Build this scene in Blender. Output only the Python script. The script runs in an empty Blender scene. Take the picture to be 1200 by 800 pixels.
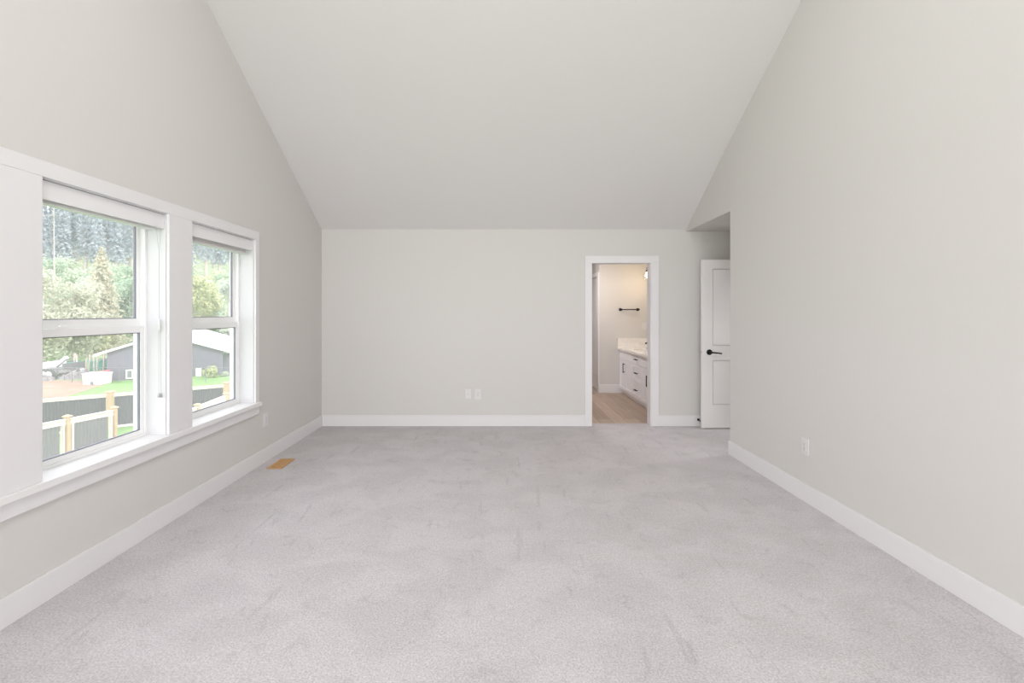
import bpy, bmesh, math, random
from mathutils import Vector, Matrix
import numpy as np

random.seed(7)
S = bpy.context.scene
COL = S.collection
PI = math.pi

# ------------------------------------------------------------------ camera
CAMZ = 1.404
F = 533.33                       # focal length in pixels of a 1200 wide frame (16 mm)
cd = bpy.data.cameras.new('camera')
cam = bpy.data.objects.new('camera', cd)
COL.objects.link(cam)
cam.location = (0, 0, CAMZ)
cam.rotation_euler = (PI / 2, 0, 0)
cd.sensor_width = 36
cd.lens = 16
cd.shift_x = 13.0 / 1200
cd.shift_y = -34.0 / 1200
cd.clip_start = 0.05
cd.clip_end = 2000
S.camera = cam

# ------------------------------------------------------------------ render look
S.view_settings.view_transform = 'Standard'
S.view_settings.look = 'None'
S.view_settings.gamma = 1
S.view_settings.use_curve_mapping = False
S.view_settings.exposure = 0.0
S.cycles.use_denoising = True
S.cycles.max_bounces = 12
S.cycles.diffuse_bounces = 8
S.cycles.transparent_max_bounces = 16
S.cycles.caustics_reflective = False
S.cycles.caustics_refractive = False
S.cycles.sample_clamp_indirect = 8

# ------------------------------------------------------------------ sky and sun
W = bpy.data.worlds.new('sky')
S.world = W
W.use_nodes = True
wn = W.node_tree.nodes
wl = W.node_tree.links
wn.clear()
wo = wn.new('ShaderNodeOutputWorld')
bg = wn.new('ShaderNodeBackground')
tc = wn.new('ShaderNodeTexCoord')
sep = wn.new('ShaderNodeSeparateXYZ')
rmp = wn.new('ShaderNodeValToRGB')
rmp.color_ramp.elements[0].position = 0.0
rmp.color_ramp.elements[0].color = (0.98, 0.98, 1.0, 1)
rmp.color_ramp.elements[1].position = 0.7
rmp.color_ramp.elements[1].color = (0.86, 0.91, 1.0, 1)
wl.new(tc.outputs['Generated'], sep.inputs[0])
wl.new(sep.outputs['Z'], rmp.inputs[0])
wl.new(rmp.outputs[0], bg.inputs['Color'])
bg.inputs['Strength'].default_value = 3.2
wl.new(bg.outputs[0], wo.inputs[0])

sd = bpy.data.lights.new('sun', 'SUN')
sd.energy = 2.5
sd.color = (1.0, 0.95, 0.87)
sd.angle = math.radians(3)
sun = bpy.data.objects.new('sun', sd)
COL.objects.link(sun)
sun.rotation_euler = Vector((-0.62, 0.40, -0.68)).to_track_quat('-Z', 'Y').to_euler()

# ------------------------------------------------------------------ unseen area lights added to fill the rooms
def area(name, loc, direction, sx, sy, power, color):
    d = bpy.data.lights.new(name, 'AREA')
    d.shape = 'RECTANGLE'
    d.size = sx
    d.size_y = sy
    d.energy = power
    d.color = color
    o = bpy.data.objects.new(name, d)
    COL.objects.link(o)
    o.location = loc
    o.rotation_euler = Vector(direction).to_track_quat('-Z', 'Y').to_euler()
    return o
area('rear_fill_light', (0.0, -3.19, 1.35), (0, 1, 0), 3.6, 2.4, 166, (1.0, 0.985, 1.0))  # added fill light behind the camera, brightens the whole room
area('ridge_fill_light', (0.0, 1.7, 4.62), (0, 0, -1), 1.6, 1.2, 80, (1.0, 0.977, 0.995))  # added fill light without a fixture, evens out walls and carpet
area('bathroom_fill_light', (1.0, 7.4, 2.42), (0, 0, -1), 0.4, 0.4, 24, (1.0, 0.95, 0.98))  # added unseen fill for the vanity and lower bathroom walls
area('hall_fill_light', (3.95, 5.02, 2.40), (0, 0, -1), 0.5, 0.5, 22, (1.0, 0.975, 0.98))  # added unseen fill lifting the alcove door and the far end

# ================================================================== helpers
def clamp8(c):
    return (c[0], c[1], c[2], 1)

def mat(name, col, rough=0.6, metal=0.0, noise=None, bump=None, spec=0.5, emis=None):
    """principled material with optional noise: (scale, col2, detail) and bump: (scale, strength, distance)"""
    m = bpy.data.materials.new(name)
    m.use_nodes = True
    n = m.node_tree.nodes
    l = m.node_tree.links
    b = n['Principled BSDF']
    b.inputs['Base Color'].default_value = clamp8(col)
    b.inputs['Roughness'].default_value = rough
    b.inputs['Metallic'].default_value = metal
    b.inputs['Specular IOR Level'].default_value = spec
    t = n.new('ShaderNodeTexCoord')
    if noise:
        x = n.new('ShaderNodeTexNoise')
        x.inputs['Scale'].default_value = noise[0]
        x.inputs['Detail'].default_value = noise[2] if len(noise) > 2 else 3
        l.new(t.outputs['Object'], x.inputs['Vector'])
        r = n.new('ShaderNodeValToRGB')
        r.color_ramp.elements[0].position = 0.35
        r.color_ramp.elements[1].position = 0.65
        r.color_ramp.elements[0].color = clamp8(col)
        r.color_ramp.elements[1].color = clamp8(noise[1])
        l.new(x.outputs['Fac'], r.inputs[0])
        l.new(r.outputs[0], b.inputs['Base Color'])
    if bump:
        x = n.new('ShaderNodeTexNoise')
        x.inputs['Scale'].default_value = bump[0]
        x.inputs['Detail'].default_value = 4
        l.new(t.outputs['Object'], x.inputs['Vector'])
        bp = n.new('ShaderNodeBump')
        bp.inputs['Strength'].default_value = bump[1]
        bp.inputs['Distance'].default_value = bump[2]
        l.new(x.outputs['Fac'], bp.inputs['Height'])
        l.new(bp.outputs[0], b.inputs['Normal'])
    if emis:
        b.inputs['Emission Color'].default_value = clamp8(emis[0])
        b.inputs['Emission Strength'].default_value = emis[1]
    return m

class MB:
    def __init__(s):
        s.v = []
        s.f = []
    def poly(s, pts):
        i = len(s.v)
        s.v += [tuple(p) for p in pts]
        s.f.append(tuple(range(i, i + len(pts))))
        return s
    def box(s, x0, x1, y0, y1, z0, z1):
        i = len(s.v)
        s.v += [(x0, y0, z0), (x1, y0, z0), (x1, y1, z0), (x0, y1, z0),
                (x0, y0, z1), (x1, y0, z1), (x1, y1, z1), (x0, y1, z1)]
        for q in ((0, 3, 2, 1), (4, 5, 6, 7), (0, 1, 5, 4), (1, 2, 6, 5), (2, 3, 7, 6), (3, 0, 4, 7)):
            s.f.append(tuple(i + k for k in q))
        return s
    def prism(s, a, b):
        """two matching outlines a and b joined into a closed solid"""
        i = len(s.v)
        n = len(a)
        s.v += [tuple(p) for p in a] + [tuple(p) for p in b]
        s.f.append(tuple(i + k for k in range(n - 1, -1, -1)))
        s.f.append(tuple(i + n + k for k in range(n)))
        for k in range(n):
            j = (k + 1) % n
            s.f.append((i + k, i + j, i + n + j, i + n + k))
        return s
    def bar(s, p, q, w, h=None, up=(0, 0, 1)):
        """square bar from p to q"""
        h = h or w
        p = Vector(p); q = Vector(q)
        d = (q - p).normalized()
        u = Vector(up)
        if abs(d.dot(u)) > 0.99:
            u = Vector((0, 1, 0))
        r = d.cross(u).normalized()
        u = r.cross(d).normalized()
        c = [r * (w / 2) + u * (h / 2), -r * (w / 2) + u * (h / 2), -r * (w / 2) - u * (h / 2), r * (w / 2) - u * (h / 2)]
        return s.prism([p + k for k in c], [q + k for k in c])
    def tube(s, pts, r, n=10, caps=True):
        pts = [Vector(p) for p in pts]
        rs = r if isinstance(r, (list, tuple)) else [r] * len(pts)
        i0 = len(s.v)
        prev = None
        for k, p in enumerate(pts):
            d = (pts[min(k + 1, len(pts) - 1)] - pts[max(k - 1, 0)]).normalized()
            if prev is None:
                u = Vector((0, 0, 1)) if abs(d.z) < 0.9 else Vector((1, 0, 0))
            else:
                u = prev
            a = d.cross(u).normalized()
            u = a.cross(d).normalized()
            prev = u
            for j in range(n):
                t = 2 * PI * j / n
                s.v.append(tuple(p + a * math.cos(t) * rs[k] + u * math.sin(t) * rs[k]))
        for k in range(len(pts) - 1):
            for j in range(n):
                a = i0 + k * n + j; b = i0 + k * n + (j + 1) % n
                s.f.append((a, b, b + n, a + n))
        if caps:
            s.f.append(tuple(i0 + j for j in range(n - 1, -1, -1)))
            s.f.append(tuple(i0 + (len(pts) - 1) * n + j for j in range(n)))
        return s
    def lathe(s, center, axis, prof, n=20):
        """prof: list of (distance along axis, radius)"""
        c = Vector(center); ax = Vector(axis).normalized()
        return s.tube([c + ax * (t + 1e-6 * k) for k, (t, r) in enumerate(prof)], [max(r, 1e-4) for t, r in prof], n)
    def build(s, name, m, parent=None, bevel=0, smooth=False, fix=True):
        me = bpy.data.meshes.new(name)
        me.from_pydata(s.v, [], s.f)
        if fix:
            bm = bmesh.new(); bm.from_mesh(me)
            bmesh.ops.recalc_face_normals(bm, faces=bm.faces)
            bm.to_mesh(me); bm.free()
        o = bpy.data.objects.new(name, me)
        COL.objects.link(o)
        if m:
            me.materials.append(m)
        if smooth:
            for p in me.polygons:
                p.use_smooth = True
        if bevel:
            b = o.modifiers.new('bevel', 'BEVEL')
            b.width = bevel; b.segments = 2; b.limit_method = 'ANGLE'
            b.angle_limit = math.radians(50)
        if parent:
            o.parent = parent
            o.matrix_parent_inverse = Matrix.Translation(-Vector(parent.location))
        return o

def tag(o, label, cat, group=None, kind=None):
    o['label'] = label
    o['category'] = cat
    if group: o['group'] = group
    if kind: o['kind'] = kind
    return o

def struct(o, label=None, cat=None):
    o['kind'] = 'structure'
    if label: o['label'] = label
    if cat: o['category'] = cat
    return o

def empty(name, loc, label=None, cat=None, group=None, kind=None):
    o = bpy.data.objects.new(name, None)
    COL.objects.link(o)
    o.empty_display_size = 0.1
    o.location = loc
    if label: tag(o, label, cat, group, kind)
    return o

def kids(o):
    return [c for c in COL.objects if c.parent == o]

def copy_tree(o, parent=None):
    c = o.copy()
    COL.objects.link(c)
    if parent: c.parent = parent
    for k in list(o.children):
        copy_tree(k, c)
    return c

# ================================================================== materials
M = {}
M['wall'] = mat('greige wall paint', (0.625, 0.615, 0.592), 0.75, bump=(140, 0.06, 0.002), spec=0.25)
M['ceiling'] = mat('white ceiling paint', (0.72, 0.708, 0.70), 0.85, bump=(160, 0.05, 0.002), spec=0.2)
M['trim'] = mat('white semi gloss trim paint', (0.735, 0.728, 0.735), 0.42, spec=0.4)
M['jamb'] = mat('white window jamb', (0.66, 0.66, 0.67), 0.5, spec=0.3)
M['sill'] = mat('white window stool', (0.78, 0.775, 0.775), 0.45, spec=0.4)
M['vinyl'] = mat('white window vinyl', (0.86, 0.86, 0.86), 0.4, spec=0.4)
M['gasket'] = mat('grey glazing gasket', (0.22, 0.22, 0.26), 0.6)
M['plastic'] = mat('white plate plastic', (0.69, 0.685, 0.685), 0.35)
M['slot'] = mat('socket slot', (0.36, 0.35, 0.35), 0.6)
M['insert'] = mat('white socket insert', (0.66, 0.655, 0.65), 0.3)
M['door'] = mat('white door paint', (0.79, 0.78, 0.77), 0.45)
M['black'] = mat('matte black metal', (0.012, 0.011, 0.011), 0.5, 0.0, spec=0.25)
M['rubber'] = mat('black rubber', (0.01, 0.01, 0.01), 0.7)
M['steel'] = mat('satin steel', (0.55, 0.54, 0.52), 0.35, 0.9)
M['valance'] = mat('white blind valance', (0.77, 0.765, 0.775), 0.5)
M['slat'] = mat('cream white blind slats', (0.80, 0.785, 0.76), 0.5)
M['cord'] = mat('white blind cord', (0.50, 0.50, 0.53), 0.7)
M['cab'] = mat('white cabinet lacquer', (0.82, 0.82, 0.85), 0.35)
M['quartz'] = mat('white quartz', (0.84, 0.82, 0.79), 0.2, noise=(18, (0.78, 0.76, 0.73), 4))
M['porcelain'] = mat('porcelain', (0.86, 0.84, 0.80), 0.12)
M['vent'] = mat('oak floor register', (0.60, 0.36, 0.155), 0.5, noise=(60, (0.50, 0.28, 0.11), 5))
M['ventdark'] = mat('oak register slots', (0.30, 0.165, 0.06), 0.7)

def carpet_mat():
    m = bpy.data.materials.new('pale grey carpet')
    m.use_nodes = True
    n = m.node_tree.nodes; l = m.node_tree.links
    b = n['Principled BSDF']
    b.inputs['Roughness'].default_value = 0.95
    b.inputs['Specular IOR Level'].default_value = 0.1
    t = n.new('ShaderNodeTexCoord')
    def noise(scale, detail, stretch=(1, 1, 1), dist=0.0, rot=0.0):
        mp = n.new('ShaderNodeMapping')
        mp.inputs['Scale'].default_value = stretch
        mp.inputs['Rotation'].default_value = (0, 0, rot)
        l.new(t.outputs['Object'], mp.inputs[0])
        x = n.new('ShaderNodeTexNoise')
        x.inputs['Scale'].default_value = scale
        x.inputs['Detail'].default_value = detail
        x.inputs['Distortion'].default_value = dist
        l.new(mp.outputs[0], x.inputs['Vector'])
        return x.outputs['Fac']
    def ramp(fac, p0, p1, c0, c1):
        r = n.new('ShaderNodeValToRGB')
        r.color_ramp.elements[0].position = p0
        r.color_ramp.elements[1].position = p1
        r.color_ramp.elements[0].color = (c0, c0, c0, 1)
        r.color_ramp.elements[1].color = (c1, c1, c1, 1)
        l.new(fac, r.inputs[0])
        return r.outputs[0]
    def mul(a, bb):
        x = n.new('ShaderNodeMix'); x.data_type = 'RGBA'; x.blend_type = 'MULTIPLY'
        x.inputs['Factor'].default_value = 1
        l.new(a, x.inputs['A']); l.new(bb, x.inputs['B'])
        return x.outputs['Result']
    base = n.new('ShaderNodeRGB')
    base.outputs[0].default_value = (0.568, 0.541, 0.556, 1)
    c = base.outputs[0]
    c = mul(c, ramp(noise(125, 2), 0.32, 0.68, 0.80, 1.13))      # tufts
    c = mul(c, ramp(noise(42, 3), 0.32, 0.68, 0.955, 1.035))
    c = mul(c, ramp(noise(2.6, 4, (1, 1.3, 1), 0.5), 0.42, 0.58, 0.945, 1.02))   # pile brushed both ways
    c = mul(c, ramp(noise(11, 3, (1, 1, 1), 0.9), 0.33, 0.41, 0.92, 1.0))   # footprints
    c = mul(c, ramp(noise(5.5, 2, (2.4, 0.35, 1), 0.3, 0.30), 0.30, 0.35, 0.91, 1.0))   # vacuum strokes
    l.new(c, b.inputs['Base Color'])
    bp = n.new('ShaderNodeBump')
    bp.inputs['Strength'].default_value = 0.35
    bp.inputs['Distance'].default_value = 0.006
    l.new(noise(125, 2), bp.inputs['Height'])
    bp2 = n.new('ShaderNodeBump')
    bp2.inputs['Strength'].default_value = 0.08
    bp2.inputs['Distance'].default_value = 0.03
    l.new(noise(5.0, 4, (1, 1.3, 1), 0.8), bp2.inputs['Height'])
    l.new(bp.outputs[0], bp2.inputs['Normal'])
    l.new(bp2.outputs[0], b.inputs['Normal'])
    return m
M['carpet'] = carpet_mat()

def plank_mat():
    m = bpy.data.materials.new('grey brown plank floor')
    m.use_nodes = True
    n = m.node_tree.nodes; l = m.node_tree.links
    b = n['Principled BSDF']
    b.inputs['Roughness'].default_value = 0.45
    t = n.new('ShaderNodeTexCoord')
    mp = n.new('ShaderNodeMapping')
    mp.inputs['Rotation'].default_value = (0, 0, PI / 2)
    l.new(t.outputs['Object'], mp.inputs[0])
    br = n.new('ShaderNodeTexBrick')
    br.inputs['Color1'].default_value = (0.29, 0.215, 0.16, 1)
    br.inputs['Color2'].default_value = (0.49, 0.385, 0.31, 1)
    br.inputs['Mortar'].default_value = (0.22, 0.155, 0.115, 1)
    br.inputs['Scale'].default_value = 1.0
    br.inputs['Mortar Size'].default_value = 0.0025
    br.inputs['Brick Width'].default_value = 1.2
    br.inputs['Row Height'].default_value = 0.18
    l.new(mp.outputs[0], br.inputs['Vector'])
    mp2 = n.new('ShaderNodeMapping')
    mp2.inputs['Scale'].default_value = (14, 1.2, 1)
    l.new(t.outputs['Object'], mp2.inputs[0])
    x = n.new('ShaderNodeTexNoise')
    x.inputs['Scale'].default_value = 2.0
    x.inputs['Detail'].default_value = 6
    l.new(mp2.outputs[0], x.inputs['Vector'])
    r = n.new('ShaderNodeValToRGB')
    r.color_ramp.elements[0].position = 0.3
    r.color_ramp.elements[1].position = 0.7
    r.color_ramp.elements[0].color = (0.85, 0.84, 0.83, 1)
    r.color_ramp.elements[1].color = (1.08, 1.07, 1.06, 1)
    l.new(x.outputs['Fac'], r.inputs[0])
    mx = n.new('ShaderNodeMix'); mx.data_type = 'RGBA'; mx.blend_type = 'MULTIPLY'
    mx.inputs['Factor'].default_value = 1
    l.new(br.outputs['Color'], mx.inputs['A']); l.new(r.outputs[0], mx.inputs['B'])
    l.new(mx.outputs['Result'], b.inputs['Base Color'])
    return m
M['plank'] = plank_mat()

def glass_mat():
    m = bpy.data.materials.new('window glass')
    m.use_nodes = True
    n = m.node_tree.nodes; l = m.node_tree.links
    n.clear()
    o = n.new('ShaderNodeOutputMaterial')
    tr = n.new('ShaderNodeBsdfTransparent')
    tr.inputs[0].default_value = (0.975, 0.97, 0.97, 1)
    gl = n.new('ShaderNodeBsdfGlossy')
    gl.inputs['Roughness'].default_value = 0.02
    fr = n.new('ShaderNodeFresnel')
    fr.inputs['IOR'].default_value = 1.5
    mx = n.new('ShaderNodeMixShader')
    ge = n.new('ShaderNodeNewGeometry')
    ma = n.new('ShaderNodeMath'); ma.operation = 'SUBTRACT'; ma.use_clamp = True
    l.new(fr.outputs[0], ma.inputs[0]); l.new(ge.outputs['Backfacing'], ma.inputs[1])
    l.new(ma.outputs[0], mx.inputs[0]); l.new(tr.outputs[0], mx.inputs[1]); l.new(gl.outputs[0], mx.inputs[2])
    # translucent milky veil mixed in to imitate glare and haze over the view
    veil = n.new('ShaderNodeBsdfTranslucent')
    veil.inputs[0].default_value = (0.95, 0.93, 0.94, 1)
    m2 = n.new('ShaderNodeMixShader')
    m2.inputs[0].default_value = 0.075
    l.new(mx.outputs[0], m2.inputs[1]); l.new(veil.outputs[0], m2.inputs[2])
    l.new(m2.outputs[0], o.inputs[0])
    return m
M['glass'] = glass_mat()

# ================================================================== room shell
XL, XR = -2.218, 2.2645          # left and right wall faces
YB, YR = 5.63, -3.03             # back wall face, rear wall behind the camera
YC = 4.495                       # end of the right wall
XRB = 2.293                      # right wall face where the header meets the back wall
XA = 3.30                        # alcove's right wall
ZE, SL, YRIDGE = 2.432, 0.599, 1.30
ZRIDGE = ZE + SL * (YB - YRIDGE)
ZA = 2.405                       # alcove ceiling
def zc(y):                        # underside of the vaulted ceiling
    return ZRIDGE - SL * abs(y - YRIDGE)

struct(MB().box(-2.42, XA + 0.12, YR - 0.15, 5.769, -0.25, 0.0).build('floor', M['carpet']), 'pale grey carpet with footprints and vacuum strokes', 'carpet')

t_ = 0.16
c_ = [(YR - 0.15, zc(YR - 0.15)), (YRIDGE, ZRIDGE), (YB + 0.14, zc(YB + 0.14)),
      (YB + 0.14, zc(YB + 0.14) + t_), (YRIDGE, ZRIDGE + t_), (YR - 0.15, zc(YR - 0.15) + t_)]
struct(MB().prism([(-2.42, y, z) for y, z in c_], [(2.42, y, z) for y, z in c_]).build('ceiling', M['ceiling']), 'white vaulted ceiling sloping down to the back wall', 'ceiling')

# left wall with three window openings
WIN = [(3.245, 4.082), (2.184, 3.016), (1.125, 1.956)]
WZ0, WZ1 = 0.557, 2.057
XO = -2.42
w = MB()
w.box(XO, XL, YR, YB, 0, WZ0)
ys = [YB, 4.082, 3.245, 3.016, 2.184, 1.956, 1.125, YR]
for k in range(0, 8, 2):
    w.box(XO, XL, ys[k + 1], ys[k], WZ0, WZ1)
g_ = [(YR, WZ1), (YB, WZ1), (YB, zc(YB)), (YRIDGE, ZRIDGE), (YR, zc(YR))]
w.prism([(XO, y, z) for y, z in g_], [(XL, y, z) for y, z in g_])
struct(w.build('wall_left', M['wall']), 'greige gabled wall with the two windows', 'wall')

# right wall: solid up to the alcove corner, header over the alcove
w = MB()
r_ = [(YR, 0), (YC, 0), (YC, zc(YC)), (YRIDGE, ZRIDGE), (YR, zc(YR))]
w.prism([(XR, y, z) for y, z in r_], [(XR + 0.12, y, z) for y, z in r_])
w.prism([(XR, YC, ZA), (XRB, YB, ZA), (XRB, YB, zc(YB)), (XR, YC, zc(YC))],
        [(XR + 0.12, YC, ZA), (XRB + 0.12, YB, ZA), (XRB + 0.12, YB, zc(YB)), (XR + 0.12, YC, zc(YC))])
struct(w.build('wall_right', M['wall']), 'greige gabled wall on the right ending at the alcove corner', 'wall')

# back wall with the bathroom doorway
DX0, DX1, DZ = 1.116, 1.861, 2.021
w = MB()
w.box(XO, DX0, YB, YB + 0.125, 0, ZE)
w.box(DX1, XA + 0.12, YB, YB + 0.125, 0, ZE)
w.box(DX0, DX1, YB, YB + 0.125, DZ, ZE)
struct(w.build('wall_back', M['wall']), 'greige back wall with the bathroom doorway', 'wall')

# alcove
w = MB()
w.box(XR + 0.12, XA + 0.12, YC - 0.12, YC, 0, ZA)
w.box(XA, XA + 0.12, YC, 4.66, 0, ZA)
w.box(XA, XA + 0.12, 5.40, YB, 0, ZA)
w.box(XA, XA + 0.12, 4.66, 5.40, 2.05, ZA)
struct(w.build('wall_alcove', M['wall']))
w = MB()  # unseen hall box added to block sun at the alcove doorway
w.box(4.50, 4.62, 3.90, 6.10, 0, 2.44).box(XA + 0.12, 4.50, 3.90, 4.02, 0, 2.44).box(XA + 0.12, 4.50, 5.98, 6.10, 0, 2.44)
struct(w.build('wall_hall_sunblock', M['wall']))
struct(MB().box(XA + 0.12, 4.62, 3.90, 6.10, 2.44, 2.56).build('ceiling_hall_sunblock', M['ceiling']))
struct(MB().box(XA + 0.12, 4.62, 3.90, 6.10, -0.2, 0.0).build('floor_hall', M['carpet']))
struct(MB().prism([(XR + 0.12, YC - 0.12, ZA), (XA + 0.12, YC - 0.12, ZA), (XA + 0.12, YB, ZA), (XRB + 0.12, YB, ZA), (XR + 0.12, YC, ZA)],
                  [(XR + 0.12, YC - 0.12, ZE), (XA + 0.12, YC - 0.12, ZE), (XA + 0.12, YB, ZE), (XRB + 0.12, YB, ZE), (XR + 0.12, YC, ZE)]).build('ceiling_alcove', M['wall']))

# rear wall with an empty opening added to let the rear fill light in
w = MB()
w.box(XO, -1.85, YR - 0.12, YR, 0, zc(YR))
w.box(1.85, XR + 0.12, YR - 0.12, YR, 0, zc(YR))
w.box(-1.85, 1.85, YR - 0.12, YR, 0, 0.08)
struct(w.build('wall_rear', M['wall']))

# baseboards
BH, BT = 0.136, 0.013
def base(name, pts):
    o = MB().box(*pts).build(name, M['trim'], bevel=0.003)
    return struct(o)
base('baseboard_left', (XL, XL + BT, YR, YB, 0, BH))
base('baseboard_back', (XL + BT, 1.0386, YB - BT, YB, 0, BH))
base('baseboard_alcove', (1.950, XA, YB - BT, YB, 0, BH))
w = MB()
w.box(XR - BT, XR, YR, YC + BT, 0, BH)
w.box(XR, XA, YC, YC + BT, 0, BH)
struct(w.build('baseboard_right', M['trim'], bevel=0.003))

# ================================================================== window trim
CX = XL + 0.020
w = MB()
w.box(XL, CX, 0.90, 4.142, WZ1, 2.134)                        # head
for a, b in ((4.082, 4.142), (3.016, 3.245), (1.956, 2.184), (0.90, 1.125)):
    w.box(XL, CX, a, b, 0.594, WZ1)
struct(w.build('trim_1', M['trim'], bevel=0.0025), 'wide flat white casing round the windows', 'window casing')
w = MB()
w.box(XL, -2.178, 0.88, 4.155, WZ0, 0.594)
for a, b in WIN:
    w.box(-2.35, XL, a, b, WZ0, 0.594)
struct(w.build('trim_2', M['sill'], bevel=0.003), 'white window stool running under both windows', 'window sill')
struct(MB().box(XL, CX, 0.90, 4.142, 0.482, WZ0).build('trim_3', M['trim'], bevel=0.0025), 'flat white apron board under the window stool', 'apron')

# ================================================================== windows
XF = -2.346                      # inner face of the vinyl frame
def window(name, y0, y1, label):
    root = empty(name, (XF, (y0 + y1) / 2, 0.594))
    root['kind'] = 'structure'; root['label'] = label; root['category'] = 'window'
    z0, z1 = 0.594, WZ1
    # drywall return lined in white (jambs and head)
    MB().box(XF, XL, y1 - 0.006, y1, z0, z1).box(XF, XL, y0, y0 + 0.006, z0, z1).box(XF, XL, y0 + 0.006, y1 - 0.006, z1 - 0.006, z1).build('window_jamb', M['jamb'], root)
    # outer frame
    fw = 0.022
    m = MB()
    m.box(XO, XF + 0.004, y0, y0 + fw, z0, z1).box(XO, XF + 0.004, y1 - fw, y1, z0, z1)
    m.box(XO, XF + 0.004, y0 + fw, y1 - fw, z0, z0 + 0.018).box(XO, XF + 0.004, y0 + fw, y1 - fw, z1 - fw, z1)
    m.build('window_frame', M['vinyl'], root, bevel=0.002)
    zm = 1.318
    def sash(nm, xa, xb, za, zb, st, rb, rt):
        a, b = y0 + fw, y1 - fw
        m = MB()
        m.box(xa, xb, a, a + st, za, zb).box(xa, xb, b - st, b, za, zb)
        m.box(xa, xb, a + st, b - st, za, za + rb).box(xa, xb, a + st, b - st, zb - rt, zb)
        s = m.build(nm, M['vinyl'], root, bevel=0.002)
        xg = (xa + xb) / 2
        g = 0.005
        q = MB()
        for (ya, yb, zc0, zc1) in ((a + st, a + st + g, za + rb, zb - rt), (b - st - g, b - st, za + rb, zb - rt),
                                   (a + st + g, b - st - g, za + rb, za + rb + g), (a + st + g, b - st - g, zb - rt - g, zb - rt)):
            q.box(xg - 0.008, xg + 0.008, ya, yb, zc0, zc1)
        ob = q.build('gasket', M['gasket'], s)
        ob2 = MB().box(xg - 0.002, xg + 0.002, a + st, b - st, za + rb, zb - rt).build('glass_pane', M['glass'], s)
        for k in (ob, ob2):       # built in world coordinates, like the sash itself
            k.matrix_parent_inverse = Matrix.Identity(4)
        return s
    sash('upper_sash', XF - 0.055, XF - 0.028, zm - 0.004, z1 - fw, 0.026, 0.050, 0.040)
    sash('lower_sash', XF - 0.026, XF, z0 + 0.018, zm, 0.030, 0.026, 0.044)
    yc = y0 + (y1 - y0) * 0.30
    MB().box(XF - 0.024, XF - 0.002, yc - 0.028, yc + 0.028, zm, zm + 0.008).lathe((XF - 0.013, yc, zm + 0.008), (0, 0, 1), [(0, 0.010), (0.008, 0.009)], 12).bar((XF - 0.013, yc, zm + 0.014), (XF - 0.004, yc + 0.032, zm + 0.014), 0.009).build('sash_lock', M['vinyl'], root, bevel=0.001)
    return root
window('window_1', *WIN[1], 'nearer white single hung window, in front, with the fence outside')
window('window_2', *WIN[0], 'farther white single hung window nearest the back corner')
window('window_3', *WIN[2], 'white single hung window beside the camera')

# ================================================================== blinds raised to the top of the windows
def blind(y0, y1, z_slat, label, cords):
    root = empty('window_blind', (-2.26, (y0 + y1) / 2, z_slat), label, 'blind', 'raised blinds at the top of the windows')
    a, b = y0 + 0.008, y1 - 0.008
    MB().box(-2.234, -2.224, a, b, 1.955 + 0.0, WZ1 - 0.009).box(-2.262, -2.234, a, a + 0.008, 1.965, WZ1 - 0.009).box(-2.262, -2.234, b - 0.008, b, 1.965, WZ1 - 0.009).build('valance', M['valance'], root, bevel=0.002)
    MB().box(-2.310, -2.262, a + 0.012, b - 0.012, WZ1 - 0.055, WZ1 - 0.008).build('headrail', M['vinyl'], root, bevel=0.002)
    m = MB()
    z = WZ1 - 0.058
    zb = z_slat + 0.016
    n = 14
    for k in range(n):
        zz = zb + (z - zb) * k / n
        m.box(-2.311, -2.261, a + 0.014, b - 0.034, zz, zz + 0.0034)
    m.build('slat_stack', M['slat'], root)
    MB().box(-2.313, -2.259, a + 0.014, b - 0.034, z_slat, z_slat + 0.015).build('bottom_rail', M['valance'], root, bevel=0.002)
    if cords:
        c = MB()
        yk = b - 0.032
        c.tube([(-2.240, yk - 0.022, 1.975), (-2.236, yk - 0.004, 1.82)], 0.0013, 6)
        c.tube([(-2.240, yk + 0.022, 1.975), (-2.236, yk + 0.004, 1.82)], 0.0013, 6)
        c.tube([(-2.236, yk, 1.82), (-2.234, yk, 1.355)], 0.0016, 6)
        c.tube([(-2.234, yk - 0.006, 1.28), (-2.234, yk - 0.004, 0.875)], 0.0013, 6)
        c.tube([(-2.234, yk + 0.006, 1.28), (-2.234, yk + 0.014, 0.875)], 0.0013, 6)
        c.build('lift_cord', M['cord'], root)
        MB().lathe((-2.234, yk, 1.275), (0, 0, 1), [(0, 0.0075), (0.02, 0.009), (0.075, 0.009), (0.085, 0.004)], 12).build('cord_joiner', M['plastic'], root, smooth=True)
        MB().lathe((-2.234, yk - 0.004, 0.850), (0, 0, 1), [(0, 0.009), (0.02, 0.008), (0.028, 0.003)], 10).lathe((-2.234, yk + 0.014, 0.846), (0, 0, 1), [(0, 0.009), (0.02, 0.008), (0.028, 0.003)], 10).build('cord_tassel', M['cord'], root, smooth=True)
    return root
blind(*WIN[1], 1.945, 'white blind drawn fully up in the nearer window, cords hanging down its right side', True)
blind(*WIN[0], 1.920, 'white blind drawn up in the farther window, slat stack showing below its valance', False)

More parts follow.
